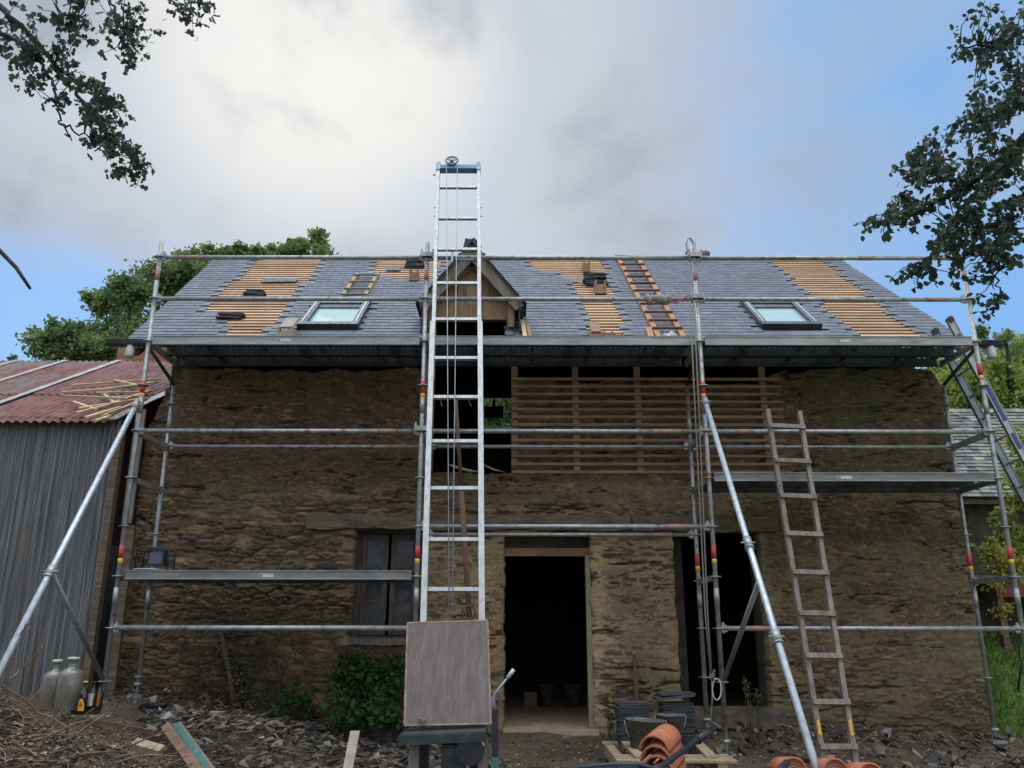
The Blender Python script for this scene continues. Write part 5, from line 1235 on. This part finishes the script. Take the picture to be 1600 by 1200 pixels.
scatter_plates('slate_rubble', M_SHARD, 5200, blob_region(-1.75, 8.25, 1.65, 1.15), (.008, .075), SLC+DRT[:4]+DRT[5:], 1, pile_l, .07, 'heap of broken grey slates on the ground below the left window', 'rubble', .45)
scatter_plates('slate_rubble', M_SHARD, 600, blob_region(3.6, 8.6, 1.7, .8), (.012, .075), SLC[:3]+DRT[:4], 2, lambda x, y: .14*np.exp(-((x-3.5)/.9)**2-((y-8.7)/.5)**2)+.02, .07, 'dark broken slates scattered before the wall right of the wooden ladder', 'rubble', .8)
scatter_plates('slate_rubble', M_SHARD, 700, box_region(-4.2, 5.3, 9.1, 9.62), (.015, .07), DRT+DRT+SLC, 7, lambda x, y: .08+0*x, .15, 'stone chips fallen along the foot of the house wall', 'rubble', .9)
scatter_plates('yard_litter', M_LITTER, 14000, box_region(-4.5, 5.8, 4.8, 9.6), (.004, .028), DRT, 3, lambda x, y: .012+0*x, .12, 'wood chips and dead leaves littering the yard', 'litter', .6)
scatter_plates('pebbles', M_LITTER, 2500, box_region(-4.5, 5.8, 5.5, 9.6), (.006, .03), DRT+SLC, 5, lambda x, y: .01+0*x, .6, 'small stones and clods in the yard', 'pebbles', .4)
def brush():
    r = random.Random(12); mb = MB()
    TX = [-6.5, -4.3, -4.0, -3.65, -3.15, -2.7, -2.4, -1.8]; TZ = [1.05, 1.15, 1.03, .66, .54, .40, .25, .0]
    def bz(x, y):
        g0 = gzf(x, y); T = float(np.interp(x, TX, TZ)); k = (y-6.3)/(1.1 if y < 6.3 else 1.0)
        return max(g0 + max(T-.06-g0, 0)*math.exp(-k*k), g0 + max(.53-g0, 0)*math.exp(-((x+3.98)/.5)**4-((y-7.8)/.42)**4))
    vs = []
    for i in range(6500):
        x = r.gauss(-3.6, .9); y = r.gauss(6.4, .7)
        if y > 7.5 or y < 4.6 or x > -1.9: continue
        h = bz(x, y); g0 = gzf(x, y); z = g0+(h-g0)*(r.random()**.3)
        L = r.uniform(.06, .5); a = r.uniform(0, 6.28); e = r.uniform(-.25, .22); d = Vector((math.cos(a), math.sin(a)*.7, e)); pts = [Vector((x, y, z))]; n = 5
        for k in range(n):
            d = (d+Vector((r.gauss(0, .22), r.gauss(0, .22), r.gauss(-.02, .2)))).normalized(); pts.append(pts[-1]+d*L/n)
        t0 = r.choice([.002, .002, .003, .003, .004, .006, .01]); v = r.uniform(.5, 1.5); mb.col = (v, v*r.uniform(.9, 1), v*r.uniform(.85, 1)) 
        mb.tube(pts, [t0*(1-.14*k) for k in range(n+1)], 4, cap=False)
    o = part('brush_pile', mb, M_TWIG); tag(o, 'heap of dead brown twigs and brush at the lower left', 'brush', None, 'stuff')
    # mound body
    g = MB(); nx, ny = 60, 50; V = []
    for j in range(ny+1):
        for i in range(nx+1):
            x = -6.5+5.2*i/nx; y = 4.4+3.9*j/ny; V.append((x, y, bz(x, y)-.06+.05*(vnoise(np.array(x*9.), np.array(y*9.), 4)-.5)-.12*(i in (0, nx) or j in (0, ny))))
    g.add(V, [(j*(nx+1)+i, j*(nx+1)+i+1, (j+1)*(nx+1)+i+1, (j+1)*(nx+1)+i) for j in range(ny) for i in range(nx)], True)
    o = part('earth_mound', g, M_GROUND); o['kind'] = 'structure'
    rr = np.random.RandomState(3); n = 9000; x = rr.normal(-3.7, 1.0, n); y = rr.normal(6.6, .8, n); m_ = (x < -1.6) & (y < 8.2) & (y > 4.6); x = x[m_]; y = y[m_]
    V = []; Fs = []; C = []
    for i in range(len(x)):
        h = bz(x[i], y[i]); s = .008+.02*rr.rand(); a = rr.rand()*6.28; q = Vector((math.cos(a), math.sin(a), rr.rand()-.5))*s; w = Vector((-math.sin(a), math.cos(a), rr.rand()-.3))*s*.6; c = Vector((x[i], y[i], h-.05+.08*rr.rand())); b = len(V)
        V += [tuple(c-q), tuple(c+w), tuple(c+q), tuple(c-w)]; Fs.append((b, b+1, b+2, b+3)); cc = DRT[rr.randint(6)]; C += [(*cc, 1)]*4
    g = MB(); g.v = V; g.f = Fs; g.c = C; o = part('dead_leaves', g, M_LITTER); tag(o, 'dry dead leaves caught in the brush heap', 'leaves', None, 'stuff')
    # a few long bare canes, things of their own
    for lab, path, t0 in (('long bare cane arching over the brush heap from the left edge', [(2, 1070), (60, 1110), (140, 1158), (190, 1172), (262, 1203)], .009),
                      ('grey dead branch rising left of the demijohns', [(10, 1068), (35, 1042), (52, 1028), (75, 1016)], .010),
                      ('pale dead branch at the far left edge above the brush', [(-10, 1050), (15, 1030), (28, 1000), (40, 975), (62, 968)], .008),
                      ('thin cane looping low across the brush heap', [(70, 1165), (110, 1142), (130, 1150), (180, 1165), (240, 1192)], .006)):
        pts = [P(a, b, 6.3 + .3*math.sin(i)) for i, (a, b) in enumerate(path)]; g = MB(pts[0]); g.col = (1.2, 1.1, 1.0); q = []
        for a, b in zip(pts, pts[1:]):
            for k in range(4): q.append(a.lerp(b, k/4)+Vector((r.gauss(0, .006), 0, r.gauss(0, .006))))
        g.tube(q, [t0*(1-.6*i/len(q)) for i in range(len(q))], 6)
        for _ in range(5):
            s = r.choice(q); g.tube([s, s+Vector((r.uniform(-.1, .1), .02, r.uniform(.02, .12)))], [t0*.4, .0015], 4)
        tag(part('dead_branch', g, M_TWIG), lab, 'branch')
brush()

# ------------------------------------------------------------------ leaves
def leaf_mesh(pts, size, seed, bright=(.7, 1.25), shape='oval', droop=.3, dirs=None):
    """pts (n,3) -> folded leaves with six corners"""
    r = np.random.RandomState(seed); n = len(pts); pts = np.asarray(pts, float)
    d = r.normal(size=(n, 3)); d[:, 2] -= droop*2; d /= np.linalg.norm(d, axis=1)[:, None]
    t = r.normal(size=(n, 3)); w = np.cross(d, t); w /= np.linalg.norm(w, axis=1)[:, None]; u = np.cross(w, d)
    s = size*(.6+.7*r.rand(n))[:, None]
    if shape == 'lobed': prof = [(0, 0, 0), (.35, .30, .06), (.55, .18, .02), (.8, .38, .06), (1, 0, 0), (.8, -.38, .06), (.55, -.18, .02), (.35, -.30, .06)]
    elif shape == 'long': prof = [(0, 0, 0), (.3, .13, .03), (.65, .12, .02), (1, 0, -.04), (.65, -.12, .02), (.3, -.13, .03)]
    else: prof = [(0, 0, 0), (.25, .30, .08), (.65, .33, .08), (1, 0, -.05), (.65, -.33, .08), (.25, -.30, .08)]
    k = len(prof); V = np.zeros((n, k, 3))
    for j, (a, b, c) in enumerate(prof): V[:, j] = pts + s*(d*a + w*b + u*c)
    V = V.reshape(-1, 3)
    i = np.arange(n)*k; h = k//2
    f1 = np.stack([i+j for j in range(0, h+1)], 1); f2 = np.stack([i]+[i+j for j in range(h, k)], 1)
    lum = bright[0]+(bright[1]-bright[0])*r.rand(n); C = np.stack([lum*(.9+.25*r.rand(n)), lum, lum*(.8+.3*r.rand(n)), np.ones(n)], 1); C = np.repeat(C, k, 0)
    g = MB(); g.v = [tuple(v) for v in V.tolist()]; g.f = [tuple(x) for x in f1.tolist()]+[tuple(x) for x in f2.tolist()]; g.c = C.tolist()
    return g
def tree(name, label, cat, base, height, crown, n_clumps, leaves, size, m, seed, shape='oval', trunk_r=.2, group=None, spread=.16, per=None, blobs=None):
    """crown: list of blobs (cx, cy, cz, rx, ry, rz) in world space"""
    r = np.random.RandomState(seed); rr = random.Random(seed); t = thing(name, label, cat, base, group)
    g = MB(); top = Vector(base)+Vector((0, 0, height*.72)); tr = [Vector(base), Vector(base).lerp(top, .5)+Vector((.1, 0, 0)), top]; g.tube(tr, [trunk_r, trunk_r*.75, trunk_r*.3], 10)
    P_ = []
    for bi, (cx, cy, cz, rx, ry, rz) in enumerate(crown):
        c = Vector((cx, cy, cz)); s = tr[1].lerp(tr[2], rr.random()); mid = s.lerp(c, .55)+Vector((0, 0, -.1*height*.1)); g.tube([s, mid, c], [trunk_r*.42, trunk_r*.25, trunk_r*.08], 6)
        vol = rx*ry*rz; nc = max(3, int(n_clumps/len(crown)))
        for _ in range(nc):
            d = r.normal(size=3); d /= np.linalg.norm(d); q = r.rand()**.42; cc = np.array([cx, cy, cz]) + d*q*np.array([rx, ry, rz])*r.uniform(.85, 1.28)
            g.tube([c.lerp(Vector(cc), .0), c.lerp(Vector(cc), .55)+Vector((0, 0, .05)), Vector(cc)], [trunk_r*.08, trunk_r*.05, trunk_r*.02], 4, cap=False)
            nl = int(leaves*r.uniform(.5, 1.4)); sp = spread*(rx+rz)*r.uniform(.6, 1.3); P_.append(cc + r.normal(size=(nl, 3))*sp*np.array([1, 1, .75]))
    part('trunk', g, M_BARK, t)
    pts = np.concatenate(P_); part('crown', leaf_mesh(pts, size, seed+1, shape=shape), m, t)
    return t
def blob(px, py, Y, rpx, rpy, ry=None):
    c = P(px, py, Y); dep = -( _Mi @ c).z; rx = rpx/F*dep; return (c.x, c.y, c.z, rx, ry or rx, rpy/F*dep)
G = 'trees behind the house'
def bg(label, Y, blobs, n, leaves, size, seed, m=None, base_px=None, **kw):
    size *= .62; leaves = int(leaves*1.9); kw.setdefault('spread', .115); n = int(n*1.35)
    B = [blob(a, b, Y+rnd.uniform(-1, 1), c, d) for a, b, c, d in blobs]; bx = base_px if base_px is not None else np.mean([b[0] for b in B]); top = max(b[2] for b in B)
    tree('broadleaf_tree', label, 'tree', (bx, Y, gzf(bx, Y)), top-.5, B, n, leaves, size, m or M_LEAFBG, seed, 'oval', .22, G, **kw)
bg('big broad green tree behind the left end of the roof', 21, [(258, 440, 38, 30), (205, 455, 30, 26), (165, 470, 28, 22), (225, 500, 60, 40), (290, 430, 40, 26), (190, 535, 60, 30), (150, 540, 40, 24), (260, 540, 60, 30)], 170, 42, .19, 3)
bg('lower green tree rising over the ridge of the red shed roof', 18, [(100, 525, 30, 20), (85, 545, 36, 18), (75, 530, 18, 24), (130, 545, 30, 20), (160, 550, 30, 18)], 80, 40, .16, 5)
bg('pale green tree top showing above the ridge left of centre', 24, [(462, 385, 18, 16), (498, 380, 17, 18), (445, 400, 30, 14), (480, 402, 40, 12)], 46, 40, .17, 8)
bg('small tree crown above the ridge left of the pale tree top', 24, [(375, 395, 24, 12), (405, 398, 25, 10), (350, 402, 30, 12), (320, 405, 30, 16), (300, 415, 28, 22)], 55, 38, .17, 9)
bg('tiny treetop at the far left above the red shed', 26, [(23, 562, 6, 10), (26, 575, 12, 10)], 12, 22, .16, 10)
bg('green tree behind the house seen through the rear roof window', 19.5, [(775, 640, 60, 45), (740, 660, 50, 40), (810, 650, 50, 40)], 60, 60, .16, 11)
bg('yellow-green bushy tree behind the right end of the house', 17, [(1560, 600, 50, 45), (1520, 620, 45, 40), (1590, 560, 35, 30), (1500, 610, 30, 35), (1600, 640, 55, 55), (1640, 590, 60, 60), (1575, 690, 50, 40), (1540, 660, 50, 40), (1470, 600, 30, 30), (1590, 730, 50, 40), (1530, 600, 50, 40), (1560, 640, 50, 40)], 330, 48, .14, 12, M_LEAFY, per=None)
bg('thin spindly treetop above the bushes at the right end', 16, [(1545, 535, 10, 10), (1572, 528, 12, 12), (1585, 548, 24, 16), (1535, 520, 6, 10), (1520, 560, 22, 18)], 24, 24, .13, 13, M_LEAFBG, spread=.2)
# bush with yellowing leaves right of the house corner
c = [blob(1575, 840, 11.8, 26, 34), blob(1590, 800, 11.8, 24, 28), blob(1552, 870, 11.6, 14, 22), blob(1600, 880, 11.8, 30, 22), blob(1606, 740, 11.7, 26, 40), blob(1590, 690, 11.9, 18, 26)]
tree('shrub', 'green climbing shrub beside the right corner of the house', 'shrub', (c[0][0], 11.8, 1.0), 1.0, c, 70, 42, .07, M_LEAFY, 30, trunk_r=.02)
c = [blob(1560, 885, 10.9, 12, 18), blob(1590, 872, 11.0, 18, 14), blob(1552, 860, 10.9, 8, 14), blob(1562, 950, 10.6, 5, 40), blob(1575, 895, 10.9, 20, 12)]
tree('shrub', 'shrub of yellow autumn leaves hanging by the right house corner', 'shrub', (c[0][0], 10.9, .5), .9, c, 26, 30, .06, M_YLEAF, 31, trunk_r=.015)

# outbuilding on the right, behind
def outbuilding():
    Y = 12.3; e = P(1560, 778, Y); ze = e.z; xl, xr = 5.75, 9.2; t = thing('slate_outbuilding', 'low outbuilding with a mossy grey slate roof beyond the right house corner', 'outbuilding', (xl, Y, 0))
    zt = PZ(0, 640, Y+1.75); ny = Y+1.75; g = MB(); r = random.Random(3); n = 26; L = math.hypot(ny-Y, zt-ze); U = Vector((0, (ny-Y)/L, (zt-ze)/L)); N = Vector((0, -U.z, U.y)); O = Vector((0, Y, ze))
    for i in range(n):
        x = xl - .6 + (i % 2)*.08
        while x < xr:
            v = r.uniform(.6, 1.5); g.col = (v, v*r.uniform(.95, 1.03), v*r.uniform(.9, 1.05)); w = r.uniform(.12, .2); s = L*i/n
            g.obox(Vector((x+w/2, 0, 0))+O+U*(s+.06)+N*(.02+r.uniform(0, .008)), Vector((w/2-.003, 0, 0)), (U*.075-N*.012), N*.005); x += w
    part('slate_roof', g, M_OLDSLATE, t)
    g = MB(); g.obox(Vector(((xl+xr)/2-.3, 0, 0))+O+U*L/2-N*.03, Vector(((xr-xl)/2+.3, 0, 0)), U*L/2, N*.02); g.lohi((xl-.55, Y+.0, ze-.09), (xr, Y+.05, ze-.03)); part('roof_boards', g, M_BEAM, t)
    g = MB(); g.lohi((xl+.95, Y+.3, -.1), (xr, Y+.6, ze-.0)); part('stone_wall', g, M_CORE, t); g = MB(); g.lohi((xl-.5, ny+1.5, -.1), (xr, ny+1.7, ze+.3)); part('rear_wall', g, M_CORE, t)
    g = MB(); g.add([(xl-.6, ny, zt), (xr, ny, zt), (xr, ny+1.8, ze), (xl-.6, ny+1.8, ze)], [(0, 1, 2, 3)]); part('rear_roof', g, M_SLATEDK, t)
outbuilding()
def lean_to():
    Y = 11.4; xl = P(1556, 920, Y).x; t = thing('timber_shelter', 'open timber shelter with a red panel beside the lawn at the right edge', 'shelter', (xl, Y, 0)); z1 = PZ(0, 900, Y); z0 = PZ(0, 931, Y)
    g = MB(); g.lohi((xl, Y, z0), (xl+2.6, Y+.03, z1-.045)); part('red_panel', g, M_BRICK, t)
    g = MB(); g.beam((xl-.35, Y-.03, z1-.02), (xl+2.6, Y-.03, z1+.03), .06, .07); part('beam', g, M_GREYWOOD, t)
    g = MB(); g.lohi((xl+.0, Y+1.6, gzf(xl, Y)-.1), (xl+2.6, Y+1.65, z0)); part('back_boards', g, M_BLACKW, t)
    g = MB(); g.lohi((xl-.0, Y+.031, z1-.05), (xl+2.6, Y+1.65, z1-.01)); part('roof', g, M_BLACKW, t)
    for x in (xl+.02, xl+2.5): g = MB(); g.lohi((x, Y+.04, gzf(x, Y)-.1), (x+.09, Y+.13, z1-.06)); part('post', g, M_BEAM, t)
M_BLACKW = mat('dark_boards', (.035, .03, .028), (.02, .018, .017), 6, .9)
lean_to()

# nettles under the window, climbers and weeds
def bush(name, label, blobs, n, leaves, size, m, seed, base, shape='oval', stem=.004, cat='bush', kind=None):
    r = np.random.RandomState(seed); rr = random.Random(seed); t = thing(name, label, cat, base); g = MB(); P_ = []
    for (cx, cy, cz, rx, ry, rz) in blobs:
        for _ in range(n//len(blobs)):
            d = r.normal(size=3); d /= np.linalg.norm(d); cc = np.array([cx, cy, cz])+d*(r.rand()**.4)*np.array([rx, ry, rz]); cc[1] = min(cc[1], YW-.02)
            b = Vector((cx+(cc[0]-cx)*.5, cc[1], gzf(cx, cc[1]))); g.tube([b, b.lerp(Vector(cc), .6)+Vector((rr.uniform(-.02, .02), 0, 0)), Vector(cc)], [stem, stem*.7, stem*.3], 4, cap=False)
            P_.append(cc+r.normal(size=(leaves, 3))*np.array([rx, ry*.8, rz])*.20)
    part('stems', g, M_BARK, t); pts = np.concatenate(P_); pts[:, 1] = np.minimum(pts[:, 1], YW-.03); part('leaves', leaf_mesh(pts, size, seed+1, shape=shape), m, t)
bx = [blob(575, 1075, 9.3, 54, 46, .2), blob(536, 1108, 9.1, 30, 28, .25), blob(620, 1060, 9.3, 30, 36, .2), blob(545, 1045, 9.4, 22, 24, .1), blob(610, 1090, 9.2, 34, 40, .25), blob(565, 1040, 9.45, 30, 20, .1), blob(600, 1115, 9.0, 44, 20, .25)]
bush('nettle_bush', 'dense dark green nettle bush below the ground floor window', bx, 100, 24, .06, M_NETTLE, 41, (bx[0][0], 9.2, .2))
bx = [blob(455, 1080, 9.4, 24, 26, .12), blob(430, 1110, 9.3, 26, 14, .12), blob(480, 1095, 9.4, 14, 24, .1)]
bush('weed_clump', 'thin green weeds at the wall foot left of the nettles', bx, 34, 15, .045, M_NETTLE, 43, (bx[0][0], 9.4, .2), cat='weeds')
bx = [blob(1178, 1090, 8.9, 12, 14, .12), blob(1168, 1075, 8.9, 6, 20, .1)]
bush('weed_clump', 'straggly weed in front of the right doorway sill', bx, 14, 9, .035, leafmat('leaf_olive', (.13, .13, .05), (.07, .08, .03)), 44, (bx[0][0], 8.9, .05), 'long', cat='weeds')
bx = [blob(955, 1122, 9.1, 10, 12, .1)]
bush('weed_clump', 'small weed beside the door jamb left of the slate stack', bx, 9, 9, .04, MATS['leaf_olive'], 45, (bx[0][0], 9.1, .2), cat='weeds')
def climber():
    r = random.Random(9); g = MB(); L = []
    for i in range(38):
        x = PX(r.uniform(310, 440), 1000, YW-.05); z = .2; p = Vector((x, YW-.05, z)); d = Vector((r.uniform(-.25, .3), 0, 1)); pts = [p]
        for k in range(r.randint(8, 24)):
            d = (d+Vector((r.gauss(0, .22), 0, r.gauss(0, .12)))).normalized(); p = p+d*.055; pts.append(Vector((p.x, YW-.05+r.uniform(-.03, .02), p.z)))
            for _ in range(3): L.append((p.x+r.gauss(0, .05), YW-.04+r.uniform(-.09, .02), p.z+r.gauss(0, .05)))
        g.tube(pts, [.007*(1-.8*k/len(pts)) for k in range(len(pts))], 4, cap=False)
    g.tube([P(345, 985, YW-.08), P(352, 1020, YW-.08), P(360, 1060, YW-.1), P(366, 1105, YW-.1)], [.02, .03, .03, .035], 8)
    t = thing('dead_climber', 'dead brown ivy clinging to the wall left of the window', 'climber', (PX(375, 1100, YW), YW-.05, .2)); part('vines', g, M_TWIG2, t)
    m = mat('leaf_dry', (.10, .085, .05), (.055, .05, .03), 3, .9, attr=True, c3=(.06, .075, .035)); L += [tuple(P(r.uniform(270, 480), r.uniform(925, 1105), YW-.04)) for _ in range(500)]; L = [l for l in L if l[1] < YW]
    part('dry_leaves', leaf_mesh(L, .036, 50, shape='oval'), m, t)
M_TWIG2 = mat('dry_vine', (.12, .085, .06), (.07, .05, .04), 20, .9)
climber()
r_ = np.random.RandomState(77); n_ = 16000; gx = 5.45+4.5*r_.rand(n_); gy_ = 9.7+3.2*r_.rand(n_); gp = np.stack([gx, gy_, gz(gx, gy_)-.005], 1)
g = leaf_mesh(gp, .075, 78, shape='long', bright=(.6, 1.5), droop=-1.2); o = part('grass_blades', g, leafmat('leaf_grass', (.18, .27, .06), (.10, .17, .04), .3)); tag(o, 'short bright green lawn grass at the right edge', 'grass', None, 'stuff')

# ------------------------------------------------------------------ overhanging branches near the camera
def overhang(name, label, Y, limbs, clumps, size, m, seed, shape, trunk, density, r0=.016):
    """limbs: pixel polylines; clumps: (px, py, rpx, rpy, n) where leaves hang; all at real distance Y"""
    r = np.random.RandomState(seed); rr = random.Random(seed); base = Vector((trunk[0], trunk[1], gzf(trunk[0], trunk[1]))); t = thing(name, label, 'tree', base)
    g = MB(); nodes = []
    fork = Vector((trunk[0], trunk[1], trunk[2])); g.tube([base, base.lerp(fork, .5)+Vector((.05, .03, 0)), fork], [.19, .15, .11], 12)
    for li in limbs:
        pts = [P(a, b, Y+dy) for a, b, dy in li[1]]; w = li[0]; q = []
        if len(li) > 2: q.append(fork); 
        for a, b in zip(pts, pts[1:]):
            for k in range(5): q.append(a.lerp(b, k/5)+Vector((rr.gauss(0, .008), rr.gauss(0, .02), rr.gauss(0, .008))))
        q.append(pts[-1]); n = len(q); g.tube(q, [w*(1-.8*i/n)+.0015 for i in range(n)], 6, cap=False); nodes += q
    NP = np.array([tuple(v) for v in nodes]); L = []
    for (px, py, rx, ry, n) in clumps:
        dep = 1.0; c = P(px, py, Y); s = (-(_Mi @ c).z)/F
        for _ in range(max(1, int(n*density/9))):
            d = r.normal(size=3); d /= np.linalg.norm(d); cc = np.array(c)+d*(r.rand()**.45)*np.array([rx*s, .22, ry*s]); cc[1] = c.y+d[1]*.25
            j = np.argmin(((NP-cc)**2).sum(1)); a = Vector(NP[j]); b = Vector(cc)
            if (a-b).length > .5: a = b+(a-b).normalized()*.5
            mid = a.lerp(b, .5)+Vector((rr.gauss(0, .02), rr.gauss(0, .02), rr.gauss(0, .02))); g.tube([a, mid, b], [.0045, .003, .0015], 4, cap=False)
            for k in range(rr.randint(6, 12)):
                f = rr.uniform(.3, 1.1); L.append(np.array(a.lerp(b, f) if f < .5 else mid.lerp(b, min(1.05, f)))+r.normal(size=3)*size*.34)
    part('branches', g, M_BARK, t); part('foliage', leaf_mesh(L, size, seed+1, shape=shape, bright=(.6, 1.3), droop=.35), m, t)
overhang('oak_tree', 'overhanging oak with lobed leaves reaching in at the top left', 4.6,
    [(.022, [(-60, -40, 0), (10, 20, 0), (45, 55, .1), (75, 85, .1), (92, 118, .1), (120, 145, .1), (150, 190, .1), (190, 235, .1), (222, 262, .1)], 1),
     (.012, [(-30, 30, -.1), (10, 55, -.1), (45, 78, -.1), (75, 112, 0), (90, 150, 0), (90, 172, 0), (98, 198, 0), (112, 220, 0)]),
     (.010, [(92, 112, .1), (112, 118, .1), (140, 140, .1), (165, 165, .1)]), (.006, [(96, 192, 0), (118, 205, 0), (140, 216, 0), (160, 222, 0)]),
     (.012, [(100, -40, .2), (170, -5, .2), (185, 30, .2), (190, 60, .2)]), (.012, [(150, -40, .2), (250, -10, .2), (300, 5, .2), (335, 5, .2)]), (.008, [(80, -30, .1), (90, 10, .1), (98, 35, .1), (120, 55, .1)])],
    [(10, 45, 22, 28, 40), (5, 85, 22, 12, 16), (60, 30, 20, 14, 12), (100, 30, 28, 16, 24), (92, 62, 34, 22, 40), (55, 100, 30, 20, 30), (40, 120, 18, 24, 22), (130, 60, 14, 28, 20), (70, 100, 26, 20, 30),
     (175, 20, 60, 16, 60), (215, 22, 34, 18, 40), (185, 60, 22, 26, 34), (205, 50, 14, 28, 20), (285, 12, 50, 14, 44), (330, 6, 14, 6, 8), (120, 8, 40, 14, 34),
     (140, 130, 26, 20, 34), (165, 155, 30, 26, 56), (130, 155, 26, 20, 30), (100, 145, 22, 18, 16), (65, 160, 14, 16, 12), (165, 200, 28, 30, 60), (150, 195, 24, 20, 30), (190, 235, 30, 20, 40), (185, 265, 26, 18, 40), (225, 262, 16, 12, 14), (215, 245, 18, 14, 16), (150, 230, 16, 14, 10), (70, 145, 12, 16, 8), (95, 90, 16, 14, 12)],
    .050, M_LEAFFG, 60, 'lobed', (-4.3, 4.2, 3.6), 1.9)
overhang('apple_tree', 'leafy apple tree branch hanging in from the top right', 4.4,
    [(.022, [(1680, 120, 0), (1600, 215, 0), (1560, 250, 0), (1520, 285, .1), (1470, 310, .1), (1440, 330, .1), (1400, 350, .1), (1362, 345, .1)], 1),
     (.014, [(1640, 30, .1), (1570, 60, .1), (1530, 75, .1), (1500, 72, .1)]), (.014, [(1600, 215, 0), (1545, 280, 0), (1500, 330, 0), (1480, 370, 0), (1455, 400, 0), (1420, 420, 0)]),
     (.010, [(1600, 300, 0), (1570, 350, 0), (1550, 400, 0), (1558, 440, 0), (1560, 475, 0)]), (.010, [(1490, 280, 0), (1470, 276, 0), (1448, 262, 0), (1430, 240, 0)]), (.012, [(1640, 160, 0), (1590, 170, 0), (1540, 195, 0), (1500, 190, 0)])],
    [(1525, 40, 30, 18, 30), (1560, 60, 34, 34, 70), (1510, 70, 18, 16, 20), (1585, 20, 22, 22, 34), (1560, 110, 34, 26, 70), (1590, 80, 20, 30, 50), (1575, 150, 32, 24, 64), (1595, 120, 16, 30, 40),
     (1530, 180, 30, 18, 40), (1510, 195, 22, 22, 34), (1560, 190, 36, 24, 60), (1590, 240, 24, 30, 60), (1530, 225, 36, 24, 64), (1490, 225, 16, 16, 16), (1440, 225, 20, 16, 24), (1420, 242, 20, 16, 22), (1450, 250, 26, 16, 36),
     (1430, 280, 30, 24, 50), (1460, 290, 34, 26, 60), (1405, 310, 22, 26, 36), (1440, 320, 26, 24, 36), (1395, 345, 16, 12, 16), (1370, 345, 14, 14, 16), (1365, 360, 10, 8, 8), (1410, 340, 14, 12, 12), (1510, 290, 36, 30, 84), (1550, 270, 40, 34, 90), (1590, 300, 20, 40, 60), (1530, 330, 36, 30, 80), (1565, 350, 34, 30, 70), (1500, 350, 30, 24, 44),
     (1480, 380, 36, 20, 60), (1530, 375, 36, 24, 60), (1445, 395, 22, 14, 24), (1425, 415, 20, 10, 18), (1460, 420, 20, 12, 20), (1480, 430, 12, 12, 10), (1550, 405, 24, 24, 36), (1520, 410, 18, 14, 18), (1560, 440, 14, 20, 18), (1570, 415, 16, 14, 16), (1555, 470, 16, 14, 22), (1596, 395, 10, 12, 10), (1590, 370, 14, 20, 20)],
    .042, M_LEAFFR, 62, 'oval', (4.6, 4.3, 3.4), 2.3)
# bare stick poking in at the left edge
g = MB(P(0, 390, 3.0)); g.tube([P(-60, 330, 3.0), P(-10, 382, 3.0), P(25, 418, 3.0), P(47, 451, 3.0)], [.010, .009, .008, .006], 7); tag(part('bare_stick', g, M_BARK), 'dark bare stick poking in at the left edge against blue sky', 'stick')
